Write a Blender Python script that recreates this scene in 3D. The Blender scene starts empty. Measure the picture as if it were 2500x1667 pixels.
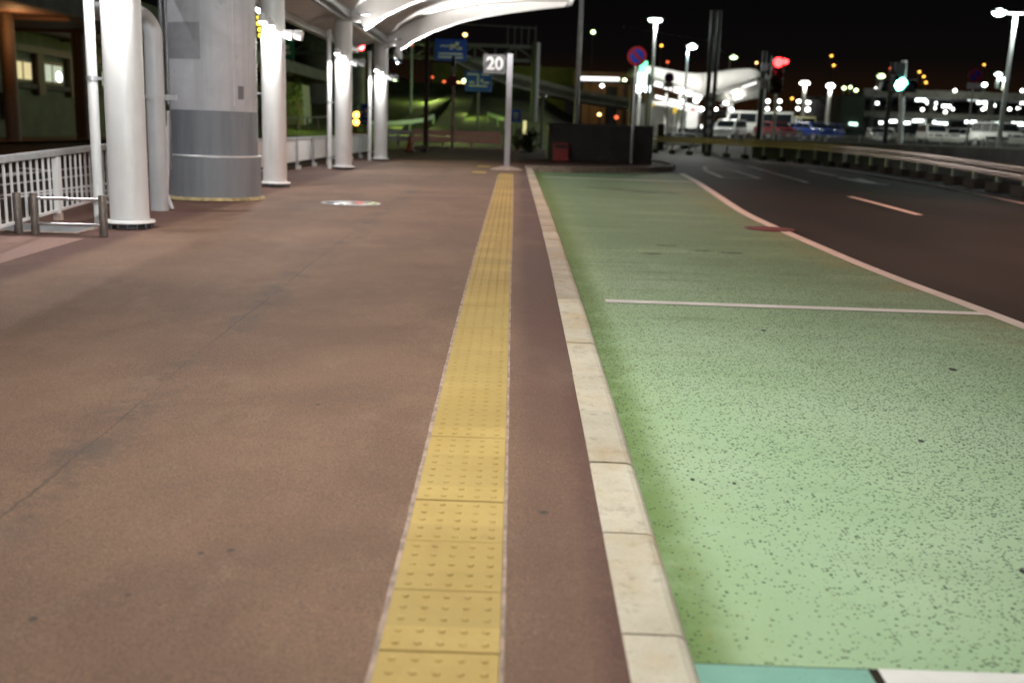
import bpy, bmesh, math, random
from mathutils import Vector, Matrix
random.seed(7)
S = bpy.context.scene
C = S.collection

# ------------------------------------------------------------------ camera
F, PITCH, ROLL, CAMZ = 2430.6, math.atan((833.5-320)/2430.6), .034, 1.5
_c, _s, _cr, _sr = math.cos(PITCH), math.sin(PITCH), math.cos(ROLL), math.sin(ROLL)
FW = Vector((0, _c, -_s)); _u = Vector((0, _s, _c)); _r = Vector((1, 0, 0))
RR = _r*_cr+_u*_sr; UU = -_r*_sr+_u*_cr
cd = bpy.data.cameras.new('camera'); cam = bpy.data.objects.new('camera', cd); C.objects.link(cam)
m = Matrix.Identity(4)
for i in range(3):
    m[i][0], m[i][1], m[i][2] = RR[i], UU[i], -FW[i]
m[2][3] = CAMZ
cam.matrix_world = m
cd.sensor_width = 36; cd.lens = 35; cd.clip_start = .05; cd.clip_end = 4000
cd.dof.use_dof = True; cd.dof.focus_distance = 6.5; cd.dof.aperture_fstop = 1.5; cd.dof.aperture_blades = 0
S.camera = cam
S.view_settings.view_transform = 'Standard'; S.view_settings.look = 'None'
S.view_settings.exposure = 0; S.view_settings.gamma = 1
try:
    S.cycles.sample_clamp_indirect = 4; S.cycles.use_denoising = True
    S.cycles.max_bounces = 6; S.cycles.diffuse_bounces = 3; S.cycles.glossy_bounces = 3
except Exception: pass

# ------------------------------------------------------------------ night sky
w = bpy.data.worlds.new('World'); S.world = w; w.use_nodes = True
nt = w.node_tree; nt.nodes.clear()
out = nt.nodes.new('ShaderNodeOutputWorld'); bg = nt.nodes.new('ShaderNodeBackground')
sky = nt.nodes.new('ShaderNodeTexSky'); sky.sky_type = 'NISHITA'; sky.sun_disc = False
sky.sun_elevation = math.radians(-8); sky.sun_rotation = math.radians(40)
bg.inputs[1].default_value = .05
bg2 = nt.nodes.new('ShaderNodeBackground'); bg2.inputs[1].default_value = 1     # city glow low over the horizon
geo = nt.nodes.new('ShaderNodeTexCoord'); sep = nt.nodes.new('ShaderNodeSeparateXYZ')
nt.links.new(geo.outputs['Generated'], sep.inputs[0])
rmp = nt.nodes.new('ShaderNodeValToRGB'); nt.links.new(sep.outputs[2], rmp.inputs[0])
e = rmp.color_ramp.elements
e[0].position = 0; e[0].color = (.020, .0085, .003, 1); e[1].position = .20; e[1].color = (.0010, .0011, .0016, 1)
n_ = e.new(.035); n_.color = (.012, .005, .002, 1); n_ = e.new(.075); n_.color = (.0028, .0022, .0022, 1)
add = nt.nodes.new('ShaderNodeAddShader')
nt.links.new(sky.outputs[0], bg.inputs[0]); nt.links.new(rmp.outputs[0], bg2.inputs[0])
nt.links.new(bg.outputs[0], add.inputs[0]); nt.links.new(bg2.outputs[0], add.inputs[1]); nt.links.new(add.outputs[0], out.inputs[0])

# lamp strengths (watts) used by the builders below
DOWN_W, UP_W, MAST_W, SODIUM_W, LANE_W, FRONT_W = 165, 4300, 4200, 5200, 1060, 2800

# ------------------------------------------------------------------ where things stand
ZP = [(-60,-1.6),(0,-1.58),(2.5,-1.535),(4,-1.475),(5,-1.425),(6,-1.385),(8,-1.315),(10,-1.26),(12,-1.215),(16,-1.16),(22,-1.11),(30,-1.085),(45,-1.07),(400,-1.07)]
def lerp(T, y):
    if y <= T[0][0]: return T[0][1]
    for (a, b), (c, d) in zip(T, T[1:]):
        if y <= c: return b+(d-b)*(y-a)/(c-a)
    return T[-1][1]
def gz(y):                      # height of the walkway, which rises gently away from the viewer
    w = min(1.5, .25+.1*abs(y))
    return CAMZ+sum(lerp(ZP, y+w*k/3) for k in range(-3, 4))/7
def ray(x, y):
    return FW+RR*((x-1250)/F)-UU*((y-833.5)/F)
def P(x, y, Y):                 # survey: the spot sighted at photo point x, y at distance Y
    d = ray(x, y); t = Y/d.y
    return Vector((d.x*t, Y, CAMZ+d.z*t))
def G(x, y, dz=0):              # survey: the spot on the ground sighted at photo point x, y
    d = ray(x, y); lo, hi = .5, 400
    f = lambda Y: CAMZ+d.z*Y/d.y-(gz(Y)+dz)
    if f(hi) > 0: return P(x, y, hi)
    for _ in range(48):
        m_ = (lo+hi)/2
        if f(m_) > 0: lo = m_
        else: hi = m_
    return P(x, y, (lo+hi)/2)

# ------------------------------------------------------------------ helpers
class MB:
    def __init__(s): s.v = []; s.f = []; s.sm = []
    def add(s, vs, fs, smooth=False):
        o = len(s.v); s.v += [Vector(v) for v in vs]
        for f in fs: s.f.append([i+o for i in f]); s.sm.append(smooth)
        return s
    def box(s, c, d, rot=None):
        x, y, z = d[0]/2, d[1]/2, d[2]/2
        vs = [Vector((a*x, b*y, e*z)) for a in (-1, 1) for b in (-1, 1) for e in (-1, 1)]
        if rot is not None: vs = [rot @ v for v in vs]
        c = Vector(c)
        return s.add([v+c for v in vs], [(0,1,3,2),(4,6,7,5),(0,4,5,1),(2,3,7,6),(0,2,6,4),(1,5,7,3)])
    def bar(s, a, b, wx, wz):       # box beam from a to b
        a, b = Vector(a), Vector(b); d = b-a; L = d.length
        q = d.to_track_quat('Y', 'Z').to_matrix()
        return s.box((a+b)/2, (wx, L, wz), q)
    def tube(s, pts, rs, n=16, caps=True, smooth=True):
        pts = [Vector(p) for p in pts]
        if not isinstance(rs, (list, tuple)): rs = [rs]*len(pts)
        o = []; N = len(pts); up = None
        for i, p in enumerate(pts):
            d = (pts[min(i+1, N-1)]-pts[max(i-1, 0)]).normalized()
            if up is None: up = Vector((0, 0, 1)) if abs(d.z) < .9 else Vector((1, 0, 0))
            x = d.cross(up).normalized(); y = x.cross(d).normalized(); up = y
            for k in range(n):
                a = 2*math.pi*k/n
                o.append(p+(x*math.cos(a)+y*math.sin(a))*rs[i])
        fs = [(i*n+k, i*n+(k+1) % n, (i+1)*n+(k+1) % n, (i+1)*n+k) for i in range(N-1) for k in range(n)]
        s.add(o, fs, smooth)
        if caps:
            s.add(o[:n], [tuple(range(n))[::-1]]); s.add(o[-n:], [tuple(range(n))])
        return s
    def lathe(s, c, prof, n=24, smooth=True):    # prof: (radius, z)
        c = Vector(c); o = []
        for r, z in prof:
            for k in range(n):
                a = 2*math.pi*k/n; o.append(c+Vector((r*math.cos(a), r*math.sin(a), z)))
        N = len(prof)
        fs = [(i*n+k, i*n+(k+1) % n, (i+1)*n+(k+1) % n, (i+1)*n+k) for i in range(N-1) for k in range(n)]
        s.add(o, fs, smooth)
        s.add(o[:n], [tuple(range(n))[::-1]]); s.add(o[-n:], [tuple(range(n))])
        return s
    def ball(s, c, r, n=12, m=8):
        rx, ry, rz = r if isinstance(r, (tuple, list)) else (r, r, r)
        c = Vector(c); o = []
        for i in range(m+1):
            t = math.pi*i/m
            for k in range(n):
                a = 2*math.pi*k/n
                o.append(c+Vector((rx*math.sin(t)*math.cos(a), ry*math.sin(t)*math.sin(a), rz*math.cos(t))))
        fs = [(i*n+k, (i+1)*n+k, (i+1)*n+(k+1) % n, i*n+(k+1) % n) for i in range(m) for k in range(n)]
        return s.add(o, fs, True)
    def prism(s, poly, off):        # poly: 3-D outline, swept by off
        n = len(poly); off = Vector(off); a = [Vector(p) for p in poly]; b = [p+off for p in a]
        return s.add(a+b, [tuple(range(n))[::-1], tuple(range(n, 2*n))]+[(i, (i+1) % n, n+(i+1) % n, n+i) for i in range(n)])
    def build(s, name, mat, parent=None, bevel=0, seg=2):
        me = bpy.data.meshes.new(name)
        o = parent.location if parent is not None else Vector((0, 0, 0))
        if parent is not None and parent.parent is not None: o = o+parent.parent.location
        me.from_pydata([tuple(v-o) for v in s.v], [], s.f)
        me.polygons.foreach_set('use_smooth', s.sm); me.validate(); me.update()
        bm = bmesh.new(); bm.from_mesh(me)
        bmesh.ops.recalc_face_normals(bm, faces=bm.faces); bm.to_mesh(me); bm.free()
        ob = bpy.data.objects.new(name, me); C.objects.link(ob)
        if mat: me.materials.append(mat)
        if parent is not None: ob.parent = parent
        if bevel:
            b = ob.modifiers.new('bevel', 'BEVEL'); b.width = bevel; b.segments = seg; b.limit_method = 'ANGLE'; b.angle_limit = .7
        return ob
def tag(o, label, cat, group=None):
    o['label'] = label; o['category'] = cat
    if group: o['group'] = group
    return o
def struct(o, kind='structure'):
    o['kind'] = kind; return o
def thing(name, loc, label, cat, group=None, rz=0):
    o = bpy.data.objects.new(name, None); C.objects.link(o); o.location = loc; o.rotation_euler.z = rz; o.empty_display_size = .1
    return tag(o, label, cat, group)
def copy_tree(o, parent=None):
    c = o.copy(); C.objects.link(c)
    if parent is not None: c.parent = parent
    for ch in list(o.children): copy_tree(ch, c)
    return c
def lamp(kind, name, loc, energy, color, parent=None, aim=None, angle=2.2, blend=.6, size=.05):
    d = bpy.data.lights.new(name, kind); d.energy = energy; d.color = color
    if kind == 'SPOT': d.spot_size = angle; d.spot_blend = blend
    d.shadow_soft_size = size
    o = bpy.data.objects.new(name, d); C.objects.link(o)
    o.location = Vector(loc)-(parent.location if parent is not None else Vector((0, 0, 0)))
    if parent is not None: o.parent = parent
    if aim is not None: o.rotation_euler = Vector(aim).to_track_quat('-Z', 'Y').to_euler()
    return o

# ------------------------------------------------------------------ materials
class NT:
    def __init__(s, name):
        s.m = bpy.data.materials.new(name); s.m.use_nodes = True; s.t = s.m.node_tree
        s.b = s.t.nodes['Principled BSDF']; s.co = s.n('ShaderNodeTexCoord').outputs['Object']
    def n(s, t, **k):
        o = s.t.nodes.new(t)
        for a, b in k.items(): setattr(o, a, b)
        return o
    def l(s, a, b): s.t.links.new(a, b)
    def mp(s, scale, src=None):
        o = s.n('ShaderNodeMapping'); s.l(src or s.co, o.inputs[0]); o.inputs['Scale'].default_value = scale if isinstance(scale, tuple) else (scale,)*3
        return o.outputs[0]
    def noise(s, scale, detail=3, rough=.55, src=None, dist=0):
        o = s.n('ShaderNodeTexNoise'); o.inputs['Scale'].default_value = scale; o.inputs['Detail'].default_value = detail
        o.inputs['Roughness'].default_value = rough; o.inputs['Distortion'].default_value = dist
        s.l(src or s.co, o.inputs['Vector']); return o.outputs['Fac']
    def voro(s, scale, src=None, feature='F1'):
        o = s.n('ShaderNodeTexVoronoi'); o.feature = feature; o.inputs['Scale'].default_value = scale; s.l(src or s.co, o.inputs['Vector']); return o
    def math(s, op, a, b=None, c=None, clamp=False):
        o = s.n('ShaderNodeMath', operation=op); o.use_clamp = clamp
        for i, v in enumerate((a, b, c)):
            if v is None: continue
            if isinstance(v, (int, float)): o.inputs[i].default_value = v
            else: s.l(v, o.inputs[i])
        return o.outputs[0]
    def rng(s, v, a, b, c=0, d=1):
        o = s.n('ShaderNodeMapRange'); o.interpolation_type = 'SMOOTHSTEP'; s.l(v, o.inputs[0])
        for i, x in enumerate((a, b, c, d)): o.inputs[i+1].default_value = x
        return o.outputs[0]
    def mix(s, f, a, b, mode='MIX'):
        o = s.n('ShaderNodeMix', data_type='RGBA', blend_type=mode)
        for i, v in ((0, f), (6, a), (7, b)):
            if isinstance(v, (int, float)): o.inputs[i].default_value = v
            elif isinstance(v, tuple): o.inputs[i].default_value = v+(1,)
            else: s.l(v, o.inputs[i])
        return o.outputs[2]
    def xyz(s):
        o = s.n('ShaderNodeSeparateXYZ'); s.l(s.co, o.inputs[0]); return o.outputs
    def bump(s, h, strength=.3, dist=.004):
        o = s.n('ShaderNodeBump'); o.inputs['Strength'].default_value = strength; o.inputs['Distance'].default_value = dist
        s.l(h, o.inputs['Height']); s.l(o.outputs[0], s.b.inputs['Normal'])
    def col(s, c): s.l(c, s.b.inputs['Base Color'])
    def spots(s, pts, r, stretch=1):      # a mask of small marks lying at fixed places
        acc = None
        for p, k in pts:
            d = s.n('ShaderNodeVectorMath', operation='DISTANCE'); mm = s.n('ShaderNodeMapping'); s.l(s.co, mm.inputs[0]); mm.inputs['Scale'].default_value = (1, stretch, 0)
            s.l(mm.outputs[0], d.inputs[0]); d.inputs[1].default_value = (p[0], p[1]*stretch, 0)
            v = s.rng(d.outputs['Value'], r*k*.6, r*k, 1, 0)
            acc = v if acc is None else s.math('MAXIMUM', acc, v)
        return acc
def plain(name, col, rough=.5, metal=0, var=.12, scale=6, bump=0, dirt=None):
    t = NT(name); f = t.noise(scale, 5, .6)
    lo = tuple(c*(1-var) for c in col); hi = tuple(min(1, c*(1+var)) for c in col)
    c = t.mix(t.rng(f, .3, .7), lo, hi)
    if dirt:
        st = t.noise(1.5, 5, .65, t.mp((4, 4, .5)))
        c = t.mix(t.math('MULTIPLY', t.rng(st, .5, .75), dirt[1]), c, dirt[0])
    t.col(c); t.b.inputs['Roughness'].default_value = rough; t.b.inputs['Metallic'].default_value = metal
    if bump: t.bump(t.noise(scale*14, 3), bump)
    return t.m
def emit(name, col, strength, base=(.02, .02, .02), sample=True):
    t = NT(name); t.b.inputs['Base Color'].default_value = base+(1,)
    t.b.inputs['Emission Color'].default_value = col+(1,); t.b.inputs['Emission Strength'].default_value = strength
    if not sample:
        try: t.m.cycles.emission_sampling = 'NONE'
        except Exception: pass
    return t.m

def mat_walk():
    t = NT('brown_asphalt'); x, y, z = t.xyz()
    big = t.noise(.7, 4, .6, dist=.4); mid = t.noise(4.5, 5, .65, t.mp((1, .6, 1)))
    c = t.mix(t.rng(big, .35, .68), (.112, .061, .035), (.160, .094, .056))
    c = t.mix(t.math('MULTIPLY', t.rng(mid, .5, .72), .35), c, (.190, .127, .082))
    red = t.math('MAXIMUM', t.rng(x, -.05, .15), t.rng(x, -4.0, -4.25))             # redder strips by the kerb and the columns
    rn = t.math('MULTIPLY', t.math('MULTIPLY', red, 1.12), t.math('MULTIPLY', t.rng(t.noise(1.3, 4, .6), .25, .6, .55, .98), t.rng(y, 3.2, 7.0, .35, 1)))
    c = t.mix(rn, c, (.070, .029, .019))
    kl = t.math('MULTIPLY', t.rng(t.math('ADD', x, t.math('MULTIPLY', t.math('SUBTRACT', t.noise(22, 3, .7), .5), .10)), .25, .355), t.rng(t.noise(4, 4, .7), .25, .55, .3, 1)); c = t.mix(t.math('MULTIPLY', kl, .8), c, (.060, .022, .015))
    dkb = t.math('MULTIPLY', t.rng(t.noise(1.1, 5, .7, t.mp((.6, 1.2, 1)), .6), .54, .70), .38); c = t.mix(dkb, c, (.085, .050, .034))
    scf = t.math('MULTIPLY', t.rng(t.noise(1, 5, .7, t.mp((2.2, 14, 1))), .60, .74), .30); c = t.mix(scf, c, (.085, .055, .040))
    pale = t.math('MULTIPLY', t.rng(t.noise(.55, 4, .6, t.mp((1, .45, 1))), .55, .72), .42)
    c = t.mix(pale, c, (.215, .152, .104))
    # pink patch left of a seam in the corner by the rail barrier
    sx = t.math('MULTIPLY_ADD', y, .02, -4.73); pk = t.math('MULTIPLY', t.rng(t.math('SUBTRACT', x, sx), .02, -.01), t.rng(y, 10.42, 10.38))
    c = t.mix(t.math('MULTIPLY', pk, .8), c, (.28, .18, .15))
    # long crack and its smudges
    wob = t.math('MULTIPLY_ADD', t.noise(1.6, 3, .6), .10, -1.965)
    wob2 = t.math('MULTIPLY_ADD', t.noise(26, 2, .7), .02, wob)
    d = t.math('ABSOLUTE', t.math('SUBTRACT', x, wob2))
    thick = t.math('MULTIPLY_ADD', t.noise(2.2, 2), .011, .001)
    ck = t.math('LESS_THAN', d, thick); ck = t.math('MULTIPLY', t.math('MULTIPLY', ck, t.rng(y, 15, 12.5)), t.rng(t.noise(.9, 3, .6), .38, .52, .25, 1))
    sm = t.math('MULTIPLY', t.rng(d, .26, .0), t.rng(t.noise(1.5, 5, .75), .46, .62))
    c = t.mix(t.math('MULTIPLY', sm, .72), c, (.05, .04, .032))
    c = t.mix(t.math('MULTIPLY', ck, .6), c, (.035, .026, .022))
    # transverse seams
    for yy, w_ in ((18.7, .05), (14.4, .035), (24.5, .06)):
        dd = t.math('ABSOLUTE', t.math('SUBTRACT', y, t.math('MULTIPLY_ADD', t.noise(.8, 2), .12, yy-.06)))
        c = t.mix(t.math('MULTIPLY', t.rng(dd, w_, w_*.3), .35), c, (.30, .21, .17))
    gum = [((-.98, 3.33), 1.0), ((-1.45, 2.82), 1.1), ((-1.80, 2.95), 1.1), ((-1.08, 3.30), .9), ((-1.0, 5.0), 1.0), ((-1.22, 2.99), .7), ((.15, 3.75), 1.4), ((-3.1, 5.6), .7), ((-2.6, 7.2), .8)]
    gm = t.spots(gum, .017)
    c = t.mix(t.math('MULTIPLY', gm, .85), c, (.02, .018, .017))
    fine = t.noise(210, 2, .7); grain = t.noise(75, 3, .75)
    c = t.mix(t.rng(fine, .3, .7), t.mix(1.0, c, (.50, .48, .48), 'MULTIPLY'), t.mix(1.0, c, (1.42, 1.40, 1.38), 'MULTIPLY'))
    c = t.mix(t.rng(grain, .35, .65), t.mix(1.0, c, (.80, .79, .79), 'MULTIPLY'), t.mix(1.0, c, (1.16, 1.15, 1.15), 'MULTIPLY'))
    dk = t.voro(34); dk2 = t.math('MULTIPLY', t.rng(dk.outputs['Distance'], .16, .06), t.math('GREATER_THAN', t.noise(9, 2), .56))
    c = t.mix(t.math('MULTIPLY', dk2, .6), c, (.05, .035, .03))
    lt = t.voro(17); lt2 = t.math('MULTIPLY', t.rng(lt.outputs['Distance'], .06, .03), t.math('GREATER_THAN', t.noise(5.5, 2), .62))
    c = t.mix(t.math('MULTIPLY', lt2, .8), c, (.42, .33, .24))
    t.col(c); t.b.inputs['Roughness'].default_value = .78
    t.bump(t.math('ADD', fine, t.math('MULTIPLY', grain, 1.6)), .55, .004); return t.m
def mat_green():
    t = NT('green_coating'); x, y, z = t.xyz()
    big = t.noise(.6, 4, .6, dist=.3)
    c = t.mix(t.rng(big, .35, .68), (.345, .495, .30), (.405, .55, .365))
    strk = t.noise(1, 5, .65, t.mp((.55, 3.2, 1)))
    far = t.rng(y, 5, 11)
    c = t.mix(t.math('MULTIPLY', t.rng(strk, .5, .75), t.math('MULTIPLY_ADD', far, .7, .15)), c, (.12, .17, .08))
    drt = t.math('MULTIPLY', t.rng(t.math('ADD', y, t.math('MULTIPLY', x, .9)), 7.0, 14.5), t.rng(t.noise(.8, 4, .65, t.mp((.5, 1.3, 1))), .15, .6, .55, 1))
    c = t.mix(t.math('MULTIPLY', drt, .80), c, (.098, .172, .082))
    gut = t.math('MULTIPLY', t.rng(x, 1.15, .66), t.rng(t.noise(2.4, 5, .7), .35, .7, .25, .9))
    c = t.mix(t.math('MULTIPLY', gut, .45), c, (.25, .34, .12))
    edg = t.math('MULTIPLY', t.rng(x, .86, .64), t.rng(t.noise(3.5, 4, .65), .2, .6, .45, 1)); c = t.mix(t.math('MULTIPLY', edg, .85), c, (.12, .20, .05))  # dirty green band along the kerb, with the kerb's shadow painted in
    st = t.math('MULTIPLY', t.rng(x, 2.0, .8), t.rng(t.noise(5, 5, .75, dist=.5), .58, .75))
    c = t.mix(t.math('MULTIPLY', st, .6), c, (.24, .25, .09))
    wr = t.math('MULTIPLY', t.rng(x, 3.2, 3.9), t.rng(t.noise(1.3, 4, .65), .42, .62))     # worn to ochre beside the line
    c = t.mix(t.math('MULTIPLY', wr, t.math('MULTIPLY_ADD', far, .35, .2)), c, (.26, .225, .09))
    # open pits of the aggregate, denser out in the lane than by the kerb
    wp = t.n('ShaderNodeMix', data_type='VECTOR'); nn = t.n('ShaderNodeTexNoise'); nn.inputs['Scale'].default_value = 38; nn.inputs['Detail'].default_value = 2
    t.l(t.co, nn.inputs['Vector']); wp.inputs[0].default_value = .011; t.l(t.co, wp.inputs[4]); t.l(nn.outputs['Color'], wp.inputs[5])
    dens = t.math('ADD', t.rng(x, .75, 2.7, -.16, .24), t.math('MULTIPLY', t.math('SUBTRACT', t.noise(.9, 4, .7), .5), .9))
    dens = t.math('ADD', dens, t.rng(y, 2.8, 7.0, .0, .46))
    pits = None
    for sc, r_, th in ((74, .30, .50), (40, .18, .22)):
        v = t.voro(sc, t.mp((.8, 1.1, 1), wp.outputs[1])); 
        cs = t.n('ShaderNodeSeparateColor'); t.l(v.outputs['Color'], cs.inputs[0])
        on = t.math('LESS_THAN', cs.outputs[0], t.math('ADD', dens, th-.1))
        rad = t.math('MULTIPLY_ADD', cs.outputs[1], r_, r_*.55)
        p = t.math('MULTIPLY', on, t.math('LESS_THAN', v.outputs['Distance'], rad))
        pits = p if pits is None else t.math('MAXIMUM', pits, p)
    c = t.mix(t.math('MULTIPLY', pits, .93), c, (.020, .034, .022))
    bigp = t.spots([((2.02, 3.62), 1.6), ((1.06, 4.42), 1.0), ((.87, 4.45), 1.1), ((2.2, 5.1), 1.5), ((2.48, 3.72), 1.0), ((3.0, 6.6), 2.6), ((1.95, 7.6), 2)], .012, .62)
    c = t.mix(bigp, c, (.02, .022, .02))
    skid = t.spots([((1.9, 12.4), 1.0), ((2.25, 12.0), .9), ((2.6, 11.9), 1.0), ((1.6, 11.6), .8), ((3.0, 22.3), 4.2), ((2.0, 23.3), 3.2), ((2.4, 22.9), 3)], .19, 1.5)
    c = t.mix(t.math('MULTIPLY', skid, t.rng(t.noise(6, 4, .7), .36, .62, .15, .8)), c, (.028, .04, .025))
    fine = t.noise(170, 2, .7)
    c = t.mix(t.rng(fine, .3, .7), t.mix(1.0, c, (.88, .88, .88), 'MULTIPLY'), c)
    t.col(c); t.b.inputs['Roughness'].default_value = .68; t.b.inputs['Specular IOR Level'].default_value = .22
    t.bump(t.math('SUBTRACT', t.math('MULTIPLY', t.noise(70, 3, .7), .8), pits), .5, .006); return t.m
def mat_road():
    t = NT('road_asphalt'); x, y, z = t.xyz()
    c = t.mix(t.rng(t.noise(.5, 4, .6, t.mp((1, .25, 1))), .3, .7), (.0125, .0078, .0055), (.0225, .0145, .0105))
    c = t.mix(t.rng(t.noise(160, 2, .7), .3, .7), t.mix(1.0, c, (.6, .6, .6), 'MULTIPLY'), t.mix(1.0, c, (1.4, 1.4, 1.4), 'MULTIPLY'))
    t.col(c); t.b.inputs['Roughness'].default_value = .75; t.b.inputs['Specular IOR Level'].default_value = .16; t.bump(t.noise(120, 3, .7), .5, .006); return t.m
def mat_kerb():
    t = NT('kerb_concrete'); x, y, z = t.xyz()
    c = t.mix(t.rng(t.noise(2.2, 5, .65), .3, .7), (.52, .475, .375), (.66, .62, .52))
    c = t.mix(t.math('MULTIPLY', t.rng(t.noise(2.6, 4, .6, dist=.3), .44, .72), .62), c, (.50, .335, .14))
    c = t.mix(t.math('MULTIPLY', t.rng(t.noise(11, 5, .75), .52, .68), .5), c, (.27, .225, .16))
    blk = t.math('MULTIPLY', t.rng(t.noise(30, 4, .75), .60, .72), .5); c = t.mix(blk, c, (.16, .135, .10))
    yb = t.voro(.9); cs = t.n('ShaderNodeSeparateColor'); mp_ = t.mp((0, .833, 0)); fl = t.n('ShaderNodeTexWhiteNoise', noise_dimensions='1D')
    sy = t.n('ShaderNodeSeparateXYZ'); t.l(t.co, sy.inputs[0])
    t.l(t.math('FLOOR', t.math('DIVIDE', t.math('ADD', sy.outputs[1], 20-.21), .73)), fl.inputs['W'])
    c = t.mix(1.0, c, t.mix(fl.outputs['Value'], (.74, .73, .72), (1.08, 1.08, 1.06)), 'MULTIPLY')
    c = t.mix(t.rng(t.noise(120, 2, .7), .3, .7), t.mix(1.0, c, (.86, .86, .86), 'MULTIPLY'), c)
    t.col(c); t.b.inputs['Roughness'].default_value = .85; t.bump(t.noise(60, 4, .7), .4, .006); return t.m
def mat_tile():
    t = NT('yellow_tile'); x, y, z = t.xyz()
    c = t.mix(t.rng(t.noise(1.7, 4, .6), .3, .7), (.385, .270, .072), (.455, .330, .102))
    fl = t.n('ShaderNodeTexWhiteNoise', noise_dimensions='1D'); sy = t.n('ShaderNodeSeparateXYZ'); t.l(t.co, sy.inputs[0])
    t.l(t.math('FLOOR', t.math('DIVIDE', t.math('ADD', sy.outputs[1], 20-2.70+.3730*60), .373)), fl.inputs['W'])
    c = t.mix(1.0, c, t.mix(fl.outputs['Value'], (.86, .86, .84), (1.06, 1.05, 1.05)), 'MULTIPLY')
    c = t.mix(t.math('MULTIPLY', t.rng(t.noise(9, 5, .75), .56, .75), .45), c, (.30, .19, .06))
    c = t.mix(t.math('MULTIPLY', t.rng(t.noise(40, 4, .75), .6, .78), .5), c, (.20, .14, .06))
    c = t.mix(t.rng(t.noise(160, 2, .7), .3, .7), t.mix(1.0, c, (.88, .88, .88), 'MULTIPLY'), c)
    t.col(c); t.b.inputs['Roughness'].default_value = .72; t.bump(t.noise(110, 3, .7), .25, .003); return t.m
def mat_line(name, col, worn=.55):
    t = NT(name)
    k = t.rng(t.noise(55, 5, .75), worn, worn+.1)
    c = t.mix(t.rng(t.noise(3, 4), .3, .7), tuple(v*.85 for v in col), col)
    c = t.mix(t.math('MULTIPLY', k, .75), c, (.12, .10, .08)); t.col(c); t.b.inputs['Roughness'].default_value = .7; return t.m
def mat_pier():
    t = NT('pier_concrete'); x, y, z = t.xyz()
    c = t.mix(t.rng(t.noise(1.1, 5, .6, dist=.4), .3, .72), (.42, .43, .45), (.60, .61, .63))
    st = t.noise(1, 6, .7, t.mp((5, 5, .28)))
    c = t.mix(t.math('MULTIPLY', t.rng(st, .45, .68), .55), c, (.36, .37, .39))
    c = t.mix(t.math('MULTIPLY', t.rng(t.noise(4, 5, .65), .58, .72), .5), c, (.27, .28, .30))
    low = t.math('LESS_THAN', z, 1.31)                                             # painted grey band
    g = t.mix(t.rng(st, .35, .7), (.135, .148, .165), (.195, .21, .228))
    c = t.mix(low, c, g); t.col(c); t.b.inputs['Roughness'].default_value = .55; return t.m
def mat_greypaint():
    t = NT('plinth_grey'); st = t.noise(1, 6, .7, t.mp((5, 5, .4)))
    t.col(t.mix(t.rng(st, .35, .7), (.18, .193, .21), (.235, .25, .265))); t.b.inputs['Roughness'].default_value = .45; return t.m
def mat_grass():
    t = NT('grass'); c = t.mix(t.rng(t.noise(.35, 5, .7), .35, .65), (.035, .055, .012), (.10, .13, .03))
    c = t.mix(t.rng(t.noise(6, 3, .8), .3, .7), t.mix(1., c, (.5, .5, .5), 'MULTIPLY'), c); t.col(c); t.b.inputs['Roughness'].default_value = .95; return t.m

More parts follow.
